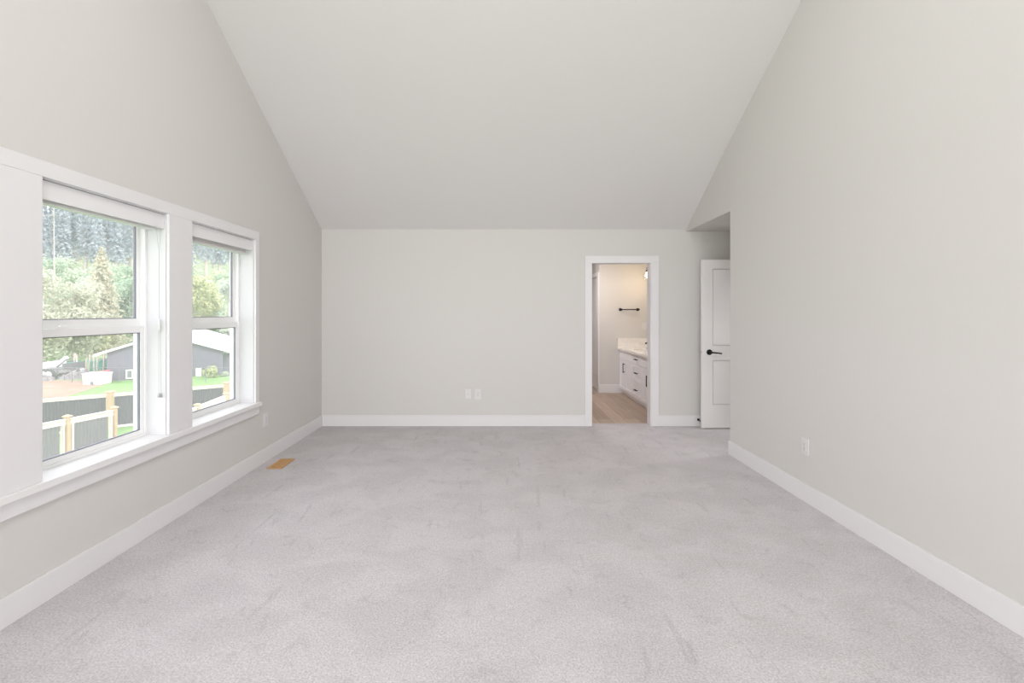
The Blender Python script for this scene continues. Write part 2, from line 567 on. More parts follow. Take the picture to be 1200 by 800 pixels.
# ================================================================== bathroom doorway casing
CY = YB - 0.018
w = MB()
w.box(1.0386, 1.1225, CY, YB, 0, 2.015)
w.box(1.8555, 1.950, CY, YB, 0, 2.015)
w.box(1.0386, 1.950, CY, YB, 2.015, 2.103)
struct(w.build('trim_4', M['trim'], bevel=0.0025), 'flat white casing round the bathroom doorway', 'door casing')
w = MB()
w.box(DX0, DX0 + 0.012, YB, YB + 0.125, 0, DZ - 0.008)
w.box(DX1 - 0.012, DX1, YB, YB + 0.125, 0, DZ - 0.008)
w.box(DX0, DX1, YB, YB + 0.125, DZ - 0.008, DZ)
struct(w.build('trim_5', M['trim']), 'white jamb lining of the bathroom doorway', 'door jamb')

# ================================================================== open door in the alcove
def shaker_slab(mb, x0, x1, yf, yb, z0, z1, panels, depth=0.007):
    """door slab whose front (at yf, facing -Y) has recessed panels (x0,x1,z0,z1)"""
    xs = sorted({x0, x1} | {p[0] for p in panels} | {p[1] for p in panels})
    zs = sorted({z0, z1} | {p[2] for p in panels} | {p[3] for p in panels})
    for i in range(len(xs) - 1):
        for j in range(len(zs) - 1):
            cx, cz = (xs[i] + xs[i + 1]) / 2, (zs[j] + zs[j + 1]) / 2
            rec = any(p[0] < cx < p[1] and p[2] < cz < p[3] for p in panels)
            if rec:               # panel face inside a narrow shadow groove
                g = 0.009
                mb.box(xs[i], xs[i + 1], yf + 0.026, yb, zs[j], zs[j + 1])
                mb.box(xs[i] + g, xs[i + 1] - g, yf + depth, yf + 0.026, zs[j] + g, zs[j + 1] - g)
            else:
                mb.box(xs[i], xs[i + 1], yf, yb, zs[j], zs[j + 1])
    return mb
DXL, DXR, DY = 2.423, 3.20, 5.487
d1 = empty('door_1', (DXR, DY, 0.011))
struct(d1, 'white two panel door standing open against the back wall of the alcove', 'door')
m = MB()
shaker_slab(m, DXL, DXR, DY, DY + 0.035, 0.011, 2.040, [(2.555, 3.07, 1.003, 1.930), (2.555, 3.07, 0.291, 0.832)])
m.build('door_slab', M['door'], d1)
m = MB()
m.lathe((2.513, DY, 0.925), (0, -1, 0), [(0, 0.034), (0.006, 0.034), (0.010, 0.030), (0.011, 0.013), (0.045, 0.012), (0.046, 0.0)], 24)
m.tube([(2.513, DY - 0.043, 0.925), (2.535, DY - 0.046, 0.9245), (2.58, DY - 0.047, 0.920), (2.640, DY - 0.047, 0.912)], [0.012, 0.010, 0.0085, 0.0085], 12)
m.build('door_handle', M['black'], d1, smooth=False)
MB().box(DXL - 0.012, DXL, DY + 0.010, DY + 0.026, 0.915, 0.937).build('door_latch', M['steel'], d1)
m = MB()
for z in (0.25, 1.03, 1.80):
    m.tube([(DXR + 0.006, DY + 0.006, z - 0.045), (DXR + 0.006, DY + 0.006, z + 0.045)], 0.007, 10)
    m.box(DXR - 0.001, DXR + 0.10, DY + 0.003, DY + 0.009, z - 0.04, z + 0.04)
m.build('door_hinge', M['black'], d1)
st = empty('door_stop', (2.437, YB - BT, 0.082), 'small black door stop screwed to the baseboard by the open white door', 'door stop')
MB().lathe((2.437, YB - BT, 0.082), (0, -1, 0), [(0, 0.016), (0.006, 0.014), (0.008, 0.006), (0.062, 0.006)], 14).build('stop_rod', M['black'], st)
MB().lathe((2.437, YB - BT - 0.062, 0.082), (0, -1, 0), [(0, 0.010), (0.006, 0.0135), (0.016, 0.0135), (0.020, 0.009)], 14).build('rubber_tip', M['rubber'], st)

# ================================================================== wall plates
def plate(center, u, nrm, kind, label, wd=0.079, ht=0.125):
    """u: horizontal direction of the plate, nrm: outward normal"""
    c = Vector(center); u = Vector(u); nrm = Vector(nrm); z = Vector((0, 0, 1))
    names = {'decora': 'wall_outlet', 'switch': 'light_switch', 'coax': 'cable_plate'}
    root = empty(names[kind], c, label, {'decora': 'outlet', 'switch': 'light switch', 'coax': 'wall plate'}[kind])
    def slab(hw, hh, d0, d1, cu=0, cz=0):
        q = []
        for d in (d0, d1):
            q.append([c + u * (cu + sx * hw) + z * (cz + sz * hh) + nrm * d for sx, sz in ((-1, -1), (1, -1), (1, 1), (-1, 1))])
        return q
    MB().prism(*slab(wd / 2, ht / 2, 0, 0.006)).build('cover_plate', M['plastic'], root, bevel=0.002)
    if kind in ('decora', 'switch'):
        MB().prism(*slab(0.0165, 0.033, 0.006, 0.0085)).build('insert', M['insert'], root, bevel=0.001)
    if kind == 'decora':
        m = MB()
        for cz in (0.016, -0.016):
            for su in (-0.0065, 0.0065):
                m.prism(*slab(0.0012, 0.0042, 0.0085, 0.0089, su, cz + 0.003))
            m.prism(*slab(0.0024, 0.0024, 0.0085, 0.0089, 0, cz - 0.006))
        m.build('socket_slots', M['slot'], root)
    if kind == 'switch':
        MB().prism(slab(0.0155, 0.030, 0.0085, 0.0085)[0], slab(0.0150, 0.029, 0.011, 0.011)[1]).build('rocker', M['plastic'], root, bevel=0.001)
    if kind == 'coax':
        MB().lathe(c + nrm * 0.006, nrm, [(0, 0.0075), (0.003, 0.0075), (0.0035, 0.0048), (0.012, 0.0048)], 14).build('connector', M['steel'], root)
    return root
plate((-0.4055, YB, 0.398), (1, 0, 0), (0, -1, 0), 'coax', 'white cable plate with one round jack, left of the pair on the back wall', 0.070, 0.117)
plate((-0.285, YB, 0.394), (1, 0, 0), (0, -1, 0), 'decora', 'white double outlet right of the cable plate on the back wall', 0.074, 0.125)
plate((XL, 4.287, 0.395), (0, 1, 0), (1, 0, 0), 'decora', 'white outlet under the end of the window stool on the left wall', 0.079, 0.125)
plate((XR, 3.385, 0.409), (0, -1, 0), (-1, 0, 0), 'decora', 'white outlet low on the right wall above the baseboard', 0.079, 0.125)

# ================================================================== floor register
fv = empty('floor_vent', (-2.038, 4.22, 0.0), 'wooden floor register set into the carpet near the left baseboard', 'floor vent')
x0, x1, y0, y1 = -2.108, -1.968, 4.085, 4.355
m = MB()
b_ = 0.018
m.box(x0, x1, y0, y0 + b_, 0, 0.007).box(x0, x1, y1 - b_, y1, 0, 0.007)
m.box(x0, x0 + b_, y0 + b_, y1 - b_, 0, 0.007).box(x1 - b_, x1, y0 + b_, y1 - b_, 0, 0.007)
m.build('vent_frame', M['vent'], fv, bevel=0.0015)
m = MB()
n = 12
for k in range(n):
    a = y0 + b_ + (y1 - y0 - 2 * b_) * (k + 0.28) / n
    m.box(x0 + b_, x1 - b_, a, a + 0.011, 0.001, 0.0065)
m.box((x0 + x1) / 2 - 0.004, (x0 + x1) / 2 + 0.004, y0 + b_, y1 - b_, 0.001, 0.0062)
m.build('vent_slats', M['vent'], fv)
MB().box(x0 + b_, x1 - b_, y0 + b_, y1 - b_, 0.0, 0.0012).build('vent_duct', M['ventdark'], fv)

# ================================================================== bathroom shell
BY0, BY1, BXR, BXC = 5.755, 7.95, 2.60, 1.72
struct(MB().box(0.2, 2.72, 5.769, 9.72, -0.25, 0.0).build('floor_bathroom', M['plank']), 'brown wood plank floor of the bathroom', 'floor')
struct(MB().box(0.08, 2.72, BY0, 9.72, 2.44, 2.56).build('ceiling_bathroom', M['ceiling']))
w = MB()
w.box(BXC, 2.72, BY1, BY1 + 0.12, 0, 2.44)                            # far wall with the towel bar
w.box(BXC, BXC + 0.12, BY1 + 0.12, 8.09, 0, 2.44)
w.box(BXC, BXC + 0.12, 8.09, 8.85, 2.05, 2.44)
w.box(BXC, BXC + 0.12, 8.85, 9.6, 0, 2.44)
struct(w.build('wall_bathroom_far', M['wall']), 'greige bathroom wall carrying the towel bar', 'wall')
struct(MB().box(BXR, 2.72, BY0, BY1, 0, 2.44).build('wall_bathroom_right', M['wall']))
struct(MB().box(0.08, 0.2, BY0, 9.72, 0, 2.44).build('wall_bathroom_left', M['wall']))
struct(MB().box(0.2, 2.72, 9.6, 9.72, 0, 2.44).build('wall_bathroom_end', M['wall']))
struct(MB().box(BXC - BT, 2.118, BY1 - BT, BY1, 0, 0.146).build('baseboard_bathroom', M['trim'], bevel=0.003))
w = MB()
w.box(BXC - 0.018, BXC, BY1 - 0.0, 8.085, 0, 2.045)
w.box(BXC - 0.018, BXC, BY1 - 0.0, 8.95, 2.045, 2.115)
w.box(BXC - 0.018, BXC, 8.855, 8.95, 0, 2.045)
struct(w.build('trim_6', M['trim'], bevel=0.002), 'white casing of the closet door beyond the bathroom corner', 'door casing')
d2 = empty('door_2', (BXC + 0.05, 8.10, 0.012))
struct(d2, 'white panel door seen edge on beyond the bathroom corner', 'door')
m = MB()
xs_ = BXC + 0.03
m.box(xs_, xs_ + 0.028, 8.093, 8.847, 0.012, 2.046)
for (ya, yb, za, zb) in ((8.093, 8.19, 0.012, 2.046), (8.75, 8.847, 0.012, 2.046), (8.19, 8.75, 1.93, 2.046), (8.19, 8.75, 0.83, 1.0), (8.19, 8.75, 0.012, 0.29)):
    m.box(xs_ - 0.008, xs_, ya, yb, za, zb)
m.build('door_slab', M['door'], d2)
MB().lathe((xs_ - 0.008, 8.79, 0.93), (-1, 0, 0), [(0, 0.03), (0.008, 0.03), (0.009, 0.01), (0.035, 0.01)], 16).bar((xs_ - 0.040, 8.79, 0.93), (xs_ - 0.040, 8.69, 0.93), 0.014).build('door_handle', M['black'], d2)

# ================================================================== vanity
VX, VY0, VY1 = 2.070, 5.99, 7.948
va = empty('vanity_cabinet', (2.33, 6.97, 0.0), 'white shaker bathroom vanity with black pulls under the pale counter', 'vanity')
m = MB().box(VX + 0.020, BXR - 0.002, VY0, VY0 + 0.018, 0.088, 0.765).box(VX + 0.020, BXR - 0.002, VY1 - 0.018, VY1, 0.088, 0.765)
m.box(VX + 0.020, BXR - 0.002, VY0 + 0.018, VY1 - 0.018, 0.088, 0.106).box(BXR - 0.008, BXR - 0.002, VY0 + 0.018, VY1 - 0.018, 0.106, 0.765)
m.box(VX + 0.020, VX + 0.036, VY0 + 0.018, VY1 - 0.018, 0.106, 0.765)
m.build('carcass', M['cab'], va)
MB().box(2.120, BXR - 0.002, VY0, VY1, 0.0, 0.088).build('toe_kick', M['cab'], va)
def front(nm, ya, yb, za, zb, handle, flat=False):
    """shaker front facing -X"""
    g = 0.002
    ya += g; yb -= g; za += g; zb -= g
    m = MB()
    fr = 0.052 if (zb - za) > 0.2 else 0.036
    if flat:
        m.box(VX, VX + 0.020, ya, yb, za, zb)
    else:
        m.box(VX + 0.008, VX + 0.020, ya, yb, za, zb)
        for q in ((ya, ya + fr, za, zb), (yb - fr, yb, za, zb), (ya + fr, yb - fr, za, za + fr), (ya + fr, yb - fr, zb - fr, zb)):
            m.box(VX, VX + 0.008, *q)
    o = m.build(nm, M['cab'], va)
    if handle:
        hy, hz, ln, vert = handle
        h = MB()
        d = Vector((0, 0, 1)) if vert else Vector((0, 1, 0))
        c = Vector((VX - 0.030, hy, hz))
        h.bar(c - d * ln / 2, c + d * ln / 2, 0.011)
        for s in (-1, 1):
            p = c + d * (s * (ln / 2 - 0.012))
            h.bar(p, p + Vector((0.032, 0, 0)), 0.010)
        k = h.build('pull', M['black'], o)
        k.matrix_parent_inverse = Matrix.Identity(4)
    return o
YA, YM = 7.17, 6.69
ZT0 = 0.605
front('drawer_front', YA, VY1, ZT0, 0.762, None, True)
front('drawer', YM, YA, ZT0, 0.762, (6.94, 0.685, 0.115, False), True)
front('drawer_front', VY0, YM, ZT0, 0.762, None, True)
front('cabinet_door', 7.56, VY1, 0.090, ZT0, (7.605, 0.475, 0.155, True))
front('cabinet_door', YA, 7.56, 0.090, ZT0, None)
front('drawer', YM, YA, 0.348, ZT0, (6.94, 0.478, 0.115, False))
front('drawer', YM, YA, 0.090, 0.348, (6.94, 0.220, 0.115, False))
front('cabinet_door', 6.34, YM, 0.090, ZT0, (6.385, 0.440, 0.155, True))
front('cabinet_door', VY0, 6.34, 0.090, ZT0, None)

# counter with an oval sink cut-out
ct = empty('vanity_countertop', (2.32, 6.97, 0.765), 'pale quartz counter with backsplash on the white bathroom vanity', 'countertop')
SX, SY, SA, SB = 2.315, 7.36, 0.165, 0.225
x0, x1, y0, y1, z0, z1 = 2.037, BXR - 0.002, 5.975, 7.949, 0.767, 0.799
angs = sorted([2 * PI * k / 60 for k in range(60)] + [math.atan2(yy - SY, xx - SX) % (2 * PI) for xx in (x0, x1) for yy in (y0, y1)])
inn, out = [], []
for a in angs:
    cx, cy = math.cos(a), math.sin(a)
    inn.append((SX + SA * cx, SY + SB * cy))
    ts = []
    if abs(cx) > 1e-9: ts.append(((x1 if cx > 0 else x0) - SX) / cx)
    if abs(cy) > 1e-9: ts.append(((y1 if cy > 0 else y0) - SY) / cy)
    t = min(ts)
    out.append((SX + t * cx, SY + t * cy))
m = MB()
n = len(angs)
for k in range(n):
    j = (k + 1) % n
    P = lambda l, i, z: (l[i][0], l[i][1], z)
    m.poly([P(inn, k, z1), P(out, k, z1), P(out, j, z1), P(inn, j, z1)])
    m.poly([P(inn, j, z0), P(out, j, z0), P(out, k, z0), P(inn, k, z0)])
    m.poly([P(out, k, z1), P(out, k, z0), P(out, j, z0), P(out, j, z1)])
    m.poly([P(inn, j, z1), P(inn, j, z0), P(inn, k, z0), P(inn, k, z1)])
me_o = m.build('slab', M['quartz'], ct, fix=False)
bmx = bmesh.new(); bmx.from_mesh(me_o.data)
bmesh.ops.remove_doubles(bmx, verts=bmx.verts, dist=1e-5)
bmesh.ops.recalc_face_normals(bmx, faces=bmx.faces)
bmx.to_mesh(me_o.data); bmx.free()
MB().box(2.037, BXR - 0.002, BY1 - 0.020, BY1 - 0.001, z1, 0.958).box(BXR - 0.021, BXR - 0.002, 5.975, BY1 - 0.020, z1, 0.958).build('backsplash', M['quartz'], ct, bevel=0.001)
sk = empty('sink_basin', (SX, SY, 0.62), 'white oval basin sunk into the pale bathroom counter', 'sink')
m = MB()
N = 36
prof = [(1.0, 0.767), (0.98, 0.72), (0.90, 0.66), (0.70, 0.625), (0.12, 0.618)]
prof_o = [(0.16, 0.606), (0.74, 0.612), (0.96, 0.65), (1.04, 0.71), (1.06, 0.7665)]
rings = []
for s_, z in prof + prof_o:
    rings.append([(SX + SA * s_ * math.cos(2 * PI * k / N), SY + SB * s_ * math.sin(2 * PI * k / N), z) for k in range(N)])
rings.append(rings[0])
for a, b in zip(rings, rings[1:]):
    for k in range(N):
        j = (k + 1) % N
        m.poly([a[k], a[j], b[j], b[k]])
m.build('bowl', M['porcelain'], sk, smooth=True)
MB().lathe((SX, SY, 0.604), (0, 0, 1), [(0, 0.030), (0.016, 0.030), (0.018, 0.020)], 16).build('drain', M['steel'], sk)
fa = empty('sink_faucet', (2.52, SY, z1), 'black single lever faucet behind the oval bathroom basin', 'faucet')
MB().lathe((2.52, SY, z1), (0, 0, 1), [(0, 0.027), (0.006, 0.027), (0.010, 0.021), (0.115, 0.019), (0.120, 0.012)], 18).tube([(2.51, SY, 0.895), (2.46, SY, 0.912), (2.375, SY, 0.914), (2.335, SY, 0.904)], [0.014, 0.013, 0.012, 0.012], 12).build('spout', M['black'], fa)
MB().bar((2.52, SY, 0.925), (2.49, SY, 0.965), 0.012).bar((2.52, SY, 0.915), (2.52, SY, 0.930), 0.022).build('lever', M['black'], fa, bevel=0.002)

# towel bar and switch on the far wall
tb = empty('towel_bar', (2.24, BY1, 1.455), 'short black towel bar on the bathroom far wall', 'towel bar')
MB().tube([(2.085, BY1 - 0.055, 1.455), (2.385, BY1 - 0.055, 1.455)], 0.0095, 12).build('bar', M['black'], tb, smooth=True)
for x in (2.085, 2.385):
    MB().lathe((x, BY1, 1.455), (0, -1, 0), [(0, 0.026), (0.009, 0.026), (0.012, 0.012), (0.055, 0.012), (0.056, 0.020), (0.068, 0.020), (0.070, 0.014)], 18).build('post', M['black'], tb)
plate((2.505, BY1, 1.165), (1, 0, 0), (0, -1, 0), 'switch', 'white rocker light switch on the bathroom far wall above the backsplash')

# warm vanity light on the right wall of the bathroom
M['bulb'] = mat('lit warm bulb', (1, 0.9, 0.75), 0.3, emis=((1.0, 0.78, 0.50), 14))
def globe_glass():
    m = bpy.data.materials.new('clear globe glass')
    m.use_nodes = True
    n = m.node_tree.nodes; l = m.node_tree.links
    n.clear()
    o = n.new('ShaderNodeOutputMaterial')
    tr = n.new('ShaderNodeBsdfTransparent'); gl = n.new('ShaderNodeBsdfGlossy')
    gl.inputs['Roughness'].default_value = 0.05
    fr = n.new('ShaderNodeFresnel'); mx = n.new('ShaderNodeMixShader')
    ge = n.new('ShaderNodeNewGeometry')
    ma = n.new('ShaderNodeMath'); ma.operation = 'SUBTRACT'; ma.use_clamp = True
    l.new(fr.outputs[0], ma.inputs[0]); l.new(ge.outputs['Backfacing'], ma.inputs[1])
    l.new(ma.outputs[0], mx.inputs[0]); l.new(tr.outputs[0], mx.inputs[1]); l.new(gl.outputs[0], mx.inputs[2])
    l.new(mx.outputs[0], o.inputs[0])
    return m
M['globe'] = globe_glass()
vl = empty('vanity_light', (BXR, 7.2, 2.10), 'black bathroom wall light with lit bulbs in clear glass, above the vanity', 'wall light')
MB().box(BXR - 0.025, BXR, 6.80, 7.60, 2.12, 2.20).build('back_plate', M['black'], vl, bevel=0.003)
for k, y in enumerate((7.55, 7.22, 6.89)):
    xb = 2.425
    MB().tube([(BXR - 0.02, y, 2.16), (xb + 0.03, y, 2.165), (xb, y, 2.15), (xb, y, 2.10)], 0.008, 10).lathe((xb, y, 2.075), (0, 0, 1), [(0, 0.020), (0.028, 0.022), (0.034, 0.010)], 14).build('arm', M['black'], vl)
    MB().lathe((xb, y, 2.080), (0, 0, -1), [(0, 0.022), (0.02, 0.036), (0.06, 0.052), (0.10, 0.056), (0.13, 0.052)], 20).build('glass_shade', M['globe'], vl, smooth=True)
    MB().lathe((xb, y, 2.074), (0, 0, -1), [(0, 0.010), (0.02, 0.014), (0.045, 0.026), (0.065, 0.028), (0.085, 0.020), (0.094, 0.006)], 16).build('bulb', M['bulb'], vl, smooth=True)
    pl = bpy.data.lights.new('bulb_light', 'POINT')
    pl.energy = 2.3
    pl.color = (1.0, 0.76, 0.50)
    pl.shadow_soft_size = 0.05
    po = bpy.data.objects.new('bulb_light', pl)
    COL.objects.link(po)
    po.location = (xb - 0.05, y, 1.90)

# ================================================================== outside: the yard below the windows
GZ = CAMZ - 6.16                 # ground level of the yard
def ray(px, Y):                   # x of the point seen at pixel column px at distance Y
    return (px - 587) / F * Y

M['grass'] = mat('lawn grass', (0.14, 0.27, 0.07), 0.9, noise=(1.6, (0.20, 0.33, 0.11), 6), bump=(6, 0.4, 0.05))
M['dirt'] = mat('bare brown soil', (0.28, 0.18, 0.125), 0.95, noise=(0.9, (0.37, 0.26, 0.195), 6), bump=(5, 0.5, 0.05))
M['cedar'] = mat('pale new cedar', (0.45, 0.32, 0.20), 0.7, noise=(9, (0.53, 0.39, 0.26), 5))
M['rail'] = mat('pale fence rail wood', (0.64, 0.575, 0.525), 0.7, noise=(9, (0.70, 0.64, 0.59), 5))
M['panel'] = mat('grey corrugated metal', (0.175, 0.165, 0.18), 0.5, 0.0)
M['paneld'] = mat('charcoal corrugated metal', (0.095, 0.09, 0.108), 0.5, 0.0)
M['siding'] = mat('blue grey metal siding', (0.17, 0.16, 0.21), 0.55, 0.0)
M['roof'] = mat('white metal roofing', (0.86, 0.86, 0.88), 0.45)
M['white'] = mat('white painted metal', (0.82, 0.82, 0.82), 0.4)
M['pane'] = mat('dark window pane', (0.20, 0.22, 0.24), 0.15)
M['galv'] = mat('galvanised steel', (0.20, 0.20, 0.21), 0.6, 0.2)
M['tyre'] = mat('tyre rubber', (0.10, 0.10, 0.10), 0.9)
M['hub'] = mat('pale wheel hub', (0.70, 0.68, 0.66), 0.5)
M['teal'] = mat('teal painted steel', (0.10, 0.36, 0.30), 0.55)
M['red'] = mat('faded red plastic', (0.60, 0.14, 0.16), 0.5)
M['rock'] = mat('grey rubble', (0.20, 0.185, 0.195), 0.95, noise=(2.5, (0.36, 0.33, 0.34), 5))
M['post'] = mat('weathered pinkish timber', (0.46, 0.38, 0.35), 0.85, noise=(5, (0.56, 0.48, 0.44), 4))
M['bark'] = mat('pale grey bark', (0.40, 0.36, 0.32), 0.9, noise=(6, (0.55, 0.50, 0.46), 4))

def leaf_mat(name, c1, c2, c3, transl=0.35):
    m = bpy.data.materials.new(name)
    m.use_nodes = True
    n = m.node_tree.nodes; l = m.node_tree.links
    n.clear()
    o = n.new('ShaderNodeOutputMaterial')
    t = n.new('ShaderNodeTexCoord')
    x = n.new('ShaderNodeTexNoise'); x.inputs['Scale'].default_value = 0.9; x.inputs['Detail'].default_value = 6
    l.new(t.outputs['Object'], x.inputs['Vector'])
    r = n.new('ShaderNodeValToRGB')
    e = r.color_ramp.elements
    e[0].position = 0.32; e[0].color = clamp8(c1)
    e[1].position = 0.68; e[1].color = clamp8(c3)
    q = e.new(0.5); q.color = clamp8(c2)
    l.new(x.outputs['Fac'], r.inputs[0])
    d = n.new('ShaderNodeBsdfDiffuse'); tr = n.new('ShaderNodeBsdfTranslucent')
    l.new(r.outputs[0], d.inputs[0]); l.new(r.outputs[0], tr.inputs[0])
    mx = n.new('ShaderNodeMixShader'); mx.inputs[0].default_value = transl
    l.new(d.outputs[0], mx.inputs[1]); l.new(tr.outputs[0], mx.inputs[2])
    l.new(mx.outputs[0], o.inputs[0])
    return m
M['l_olive'] = leaf_mat('olive grey leaves', (0.38, 0.39, 0.29), (0.55, 0.55, 0.43), (0.70, 0.69, 0.57))  # leaf tones here are paled, the washed haze is put into their colour
M['l_gold'] = leaf_mat('yellowing cedar leaves', (0.42, 0.42, 0.31), (0.59, 0.56, 0.43), (0.72, 0.65, 0.52))
M['l_green'] = leaf_mat('mid green leaves', (0.25, 0.35, 0.25), (0.38, 0.49, 0.36), (0.52, 0.61, 0.48))
M['l_lime'] = leaf_mat('yellow green leaves', (0.36, 0.40, 0.20), (0.52, 0.55, 0.31), (0.66, 0.66, 0.44))
M['l_grey'] = leaf_mat('grey green leaves', (0.42, 0.47, 0.40), (0.55, 0.58, 0.50), (0.68, 0.70, 0.62))
M['l_hill'] = leaf_mat('light green hillside leaves', (0.46, 0.55, 0.40), (0.57, 0.64, 0.50), (0.67, 0.71, 0.59))
M['l_hill2'] = leaf_mat('yellowish hillside leaves', (0.50, 0.55, 0.32), (0.64, 0.66, 0.44), (0.74, 0.72, 0.54))
M['l_haze_blue'] = leaf_mat('haze blue conifer needles', (0.35, 0.40, 0.46), (0.50, 0.55, 0.60), (0.63, 0.66, 0.69), .5)  # bluish distance haze put into the needle colour

# ---- ground: lawn, bare soil field, hillside
struct(MB().poly([(-6, -30, GZ), (60, -30, GZ), (60, 60, GZ), (-6, 60, GZ)]).poly([(-6, -30, GZ), (-6, 62, GZ), (-80, 62, GZ), (-80, -30, GZ)]).build('lawn', M['grass']), 'green lawn beyond the fences', 'lawn')
def gp(px, py):                   # point on the ground plane seen at a pixel
    Y = 6.16 * F / (py - 366)
    return (ray(px, Y), Y)
d_ = [gp(70, 469.5), gp(82, 463.5), gp(100, 458), gp(118, 452), gp(131, 447.6), (-38.5, 41.2), (-70, 41.2), (-70, 21)]
q_ = [(x, y, GZ) for x, y in d_]
struct(MB().prism(q_, [(x, y, GZ + 0.03) for x, y in d_]).build('dirt_field', M['dirt']), 'bare brown soil patch beside the lawn', 'soil')

def hill_h(x, y):
    d = math.hypot(x, y)
    t = max(0.0, d - 84)
    z = GZ + 0.27 * t * min(1.0, t / 18)
    if d > 178:
        z -= 0.05 * (d - 178)
    return z + 0.8 * math.sin(x * 0.11 + 1) * math.sin(y * 0.09) * min(1, t / 25)
m = MB()
NA, ND = 40, 34
a0, a1 = math.radians(93), math.radians(158)
for i in range(NA):
    for j in range(ND):
        q = []
        for (di, dj) in ((0, 0), (1, 0), (1, 1), (0, 1)):
            a = a0 + (a1 - a0) * (i + di) / NA
            d = 60 + 220 * ((j + dj) / ND)
            x, y = d * math.cos(a), d * math.sin(a)
            q.append((x, y, hill_h(x, y) - (0.04 if d < 86 else 0)))
        m.poly(q)
M['hillground'] = leaf_mat('hillside undergrowth', (0.26, 0.33, 0.20), (0.36, 0.42, 0.27), (0.46, 0.50, 0.36))
hs = m.build('hillside', M['hillground'], smooth=True)
struct(hs, 'wooded hillside rising behind the barn', 'hill')

# ---- fences
def corrugated(p, q, z0, z1, pitch=0.13, amp=0.035):
    p = Vector(p); q = Vector(q)
    L = (q - p).length
    d = (q - p) / L
    nn = Vector((-d.y, d.x))
    k = max(4, int(L / pitch * 4))
    pr = [0, 0, 1, 1]
    m = MB()
    f = [p + d * (L * i / k) + nn * (amp * pr[i % 4]) for i in range(k + 1)]
    b = [v + nn * 0.004 for v in f]
    for i in range(k):
        m.poly([(f[i].x, f[i].y, z0), (f[i + 1].x, f[i + 1].y, z0), (f[i + 1].x, f[i + 1].y, z1), (f[i].x, f[i].y, z1)])
        m.poly([(b[i + 1].x, b[i + 1].y, z0), (b[i].x, b[i].y, z0), (b[i].x, b[i].y, z1), (b[i + 1].x, b[i + 1].y, z1)])
    return m
def fence(name, pts, ztop, label, panel, pw=0.15, post_up=0.16, rail_h=0.15, stile=0.13, rail='rail', z0=None):
    z0 = GZ if z0 is None else z0
    root = empty(name, (pts[0][0], pts[0][1], z0), label, 'fence')
    for x, y in pts:
        p = MB().box(x - pw / 2, x + pw / 2, y - pw / 2, y + pw / 2, z0, ztop + post_up).build('post', M['cedar'], root)
        c = pw / 2 + 0.045
        zc_ = ztop + post_up
        k = MB().box(x - c, x + c, y - c, y + c, zc_, zc_ + 0.035).prism([(x - c, y - c, zc_ + 0.035), (x + c, y - c, zc_ + 0.035), (x + c, y + c, zc_ + 0.035), (x - c, y + c, zc_ + 0.035)],
            [(x - .02, y - .02, zc_ + 0.09), (x + .02, y - .02, zc_ + 0.09), (x + .02, y + .02, zc_ + 0.09), (x - .02, y + .02, zc_ + 0.09)]).build('post_cap', M['cedar'], p)
        k.matrix_parent_inverse = Matrix.Identity(4)
    for (xa, ya), (xb, yb) in zip(pts, pts[1:]):
        a = Vector((xa, ya, 0)); b = Vector((xb, yb, 0))
        d = (b - a).normalized()
        a2 = a + d * pw / 2; b2 = b - d * pw / 2
        e = Vector((0, 0, 1))
        MB().bar(a2 + e * (ztop - rail_h / 2), b2 + e * (ztop - rail_h / 2), 0.06, rail_h).bar(a2 + e * (ztop + 0.02), b2 + e * (ztop + 0.02), 0.16, 0.04).build('top_rail', M[rail], root)
        MB().bar(a2 + e * (z0 + 0.08), b2 + e * (z0 + 0.08), 0.06, 0.12).build('bottom_rail', M[rail], root)
        if stile:
            for s in (a2 + d * stile / 2, b2 - d * stile / 2):
                MB().bar(s + e * (z0 + 0.14), s + e * (ztop - rail_h), stile, 0.055, up=(d.x, d.y, 0)).build('stile', M[rail], root)
        corrugated((a2 + d * stile).xy, (b2 - d * stile).xy, z0 + 0.14, ztop - rail_h).build('metal_panel', M[panel], root, fix=False)
    return root
ZT = CAMZ - 4.36                  # top of the fences
def at(px, py, drop=4.36):        # point at that drop below the eye seen at a pixel
    Y = drop * F / (py - 366)
    return Vector((ray(px, Y), Y))
A1 = at(78.8, 491.6); A2 = at(134.2, 481.0)
da = A2 - A1
fence('yard_fence', [tuple(A1 - da * 2), tuple(A1 - da), tuple(A1), tuple(A2)], ZT, 'nearest timber framed fence with pale grey corrugated panels, below the nearer window', 'panel', rail_h=0.19, post_up=0.12, stile=0.17)
B1 = at(231.3, 477.0); B2 = at(264.8, 463.6)
db = B2 - B1
fence('yard_fence', [tuple(B1 - db * 0.8), tuple(B1), tuple(B2)], ZT, 'short pale railed fence run low in the farther window', 'paneld', rail_h=0.24, post_up=0.10, stile=0.13)
C0 = at(50.9, 468.6); C1 = at(271.5, 450.6)
dc = (C1 - C0)
def cpt(px):
    # point of the far fence line seen in column px
    k = (px - 587) / F
    t = (k * C0.y - C0.x) / (dc.x - k * dc.y)
    return C0 + dc * t
P1 = cpt(129.4); P2 = cpt(265.5)
mid = (P1 + P2) / 2
un = (P2 - P1) / 2
P0 = cpt(38)
fence('yard_fence', [tuple(P0 - un), tuple(P0), tuple(P1), tuple(mid), tuple(P2), tuple(P2 + un)], ZT, 'long charcoal panelled fence along the lawn edge, farther from the house', 'paneld', pw=0.26, rail_h=0.12, post_up=0.13, stile=0.0)

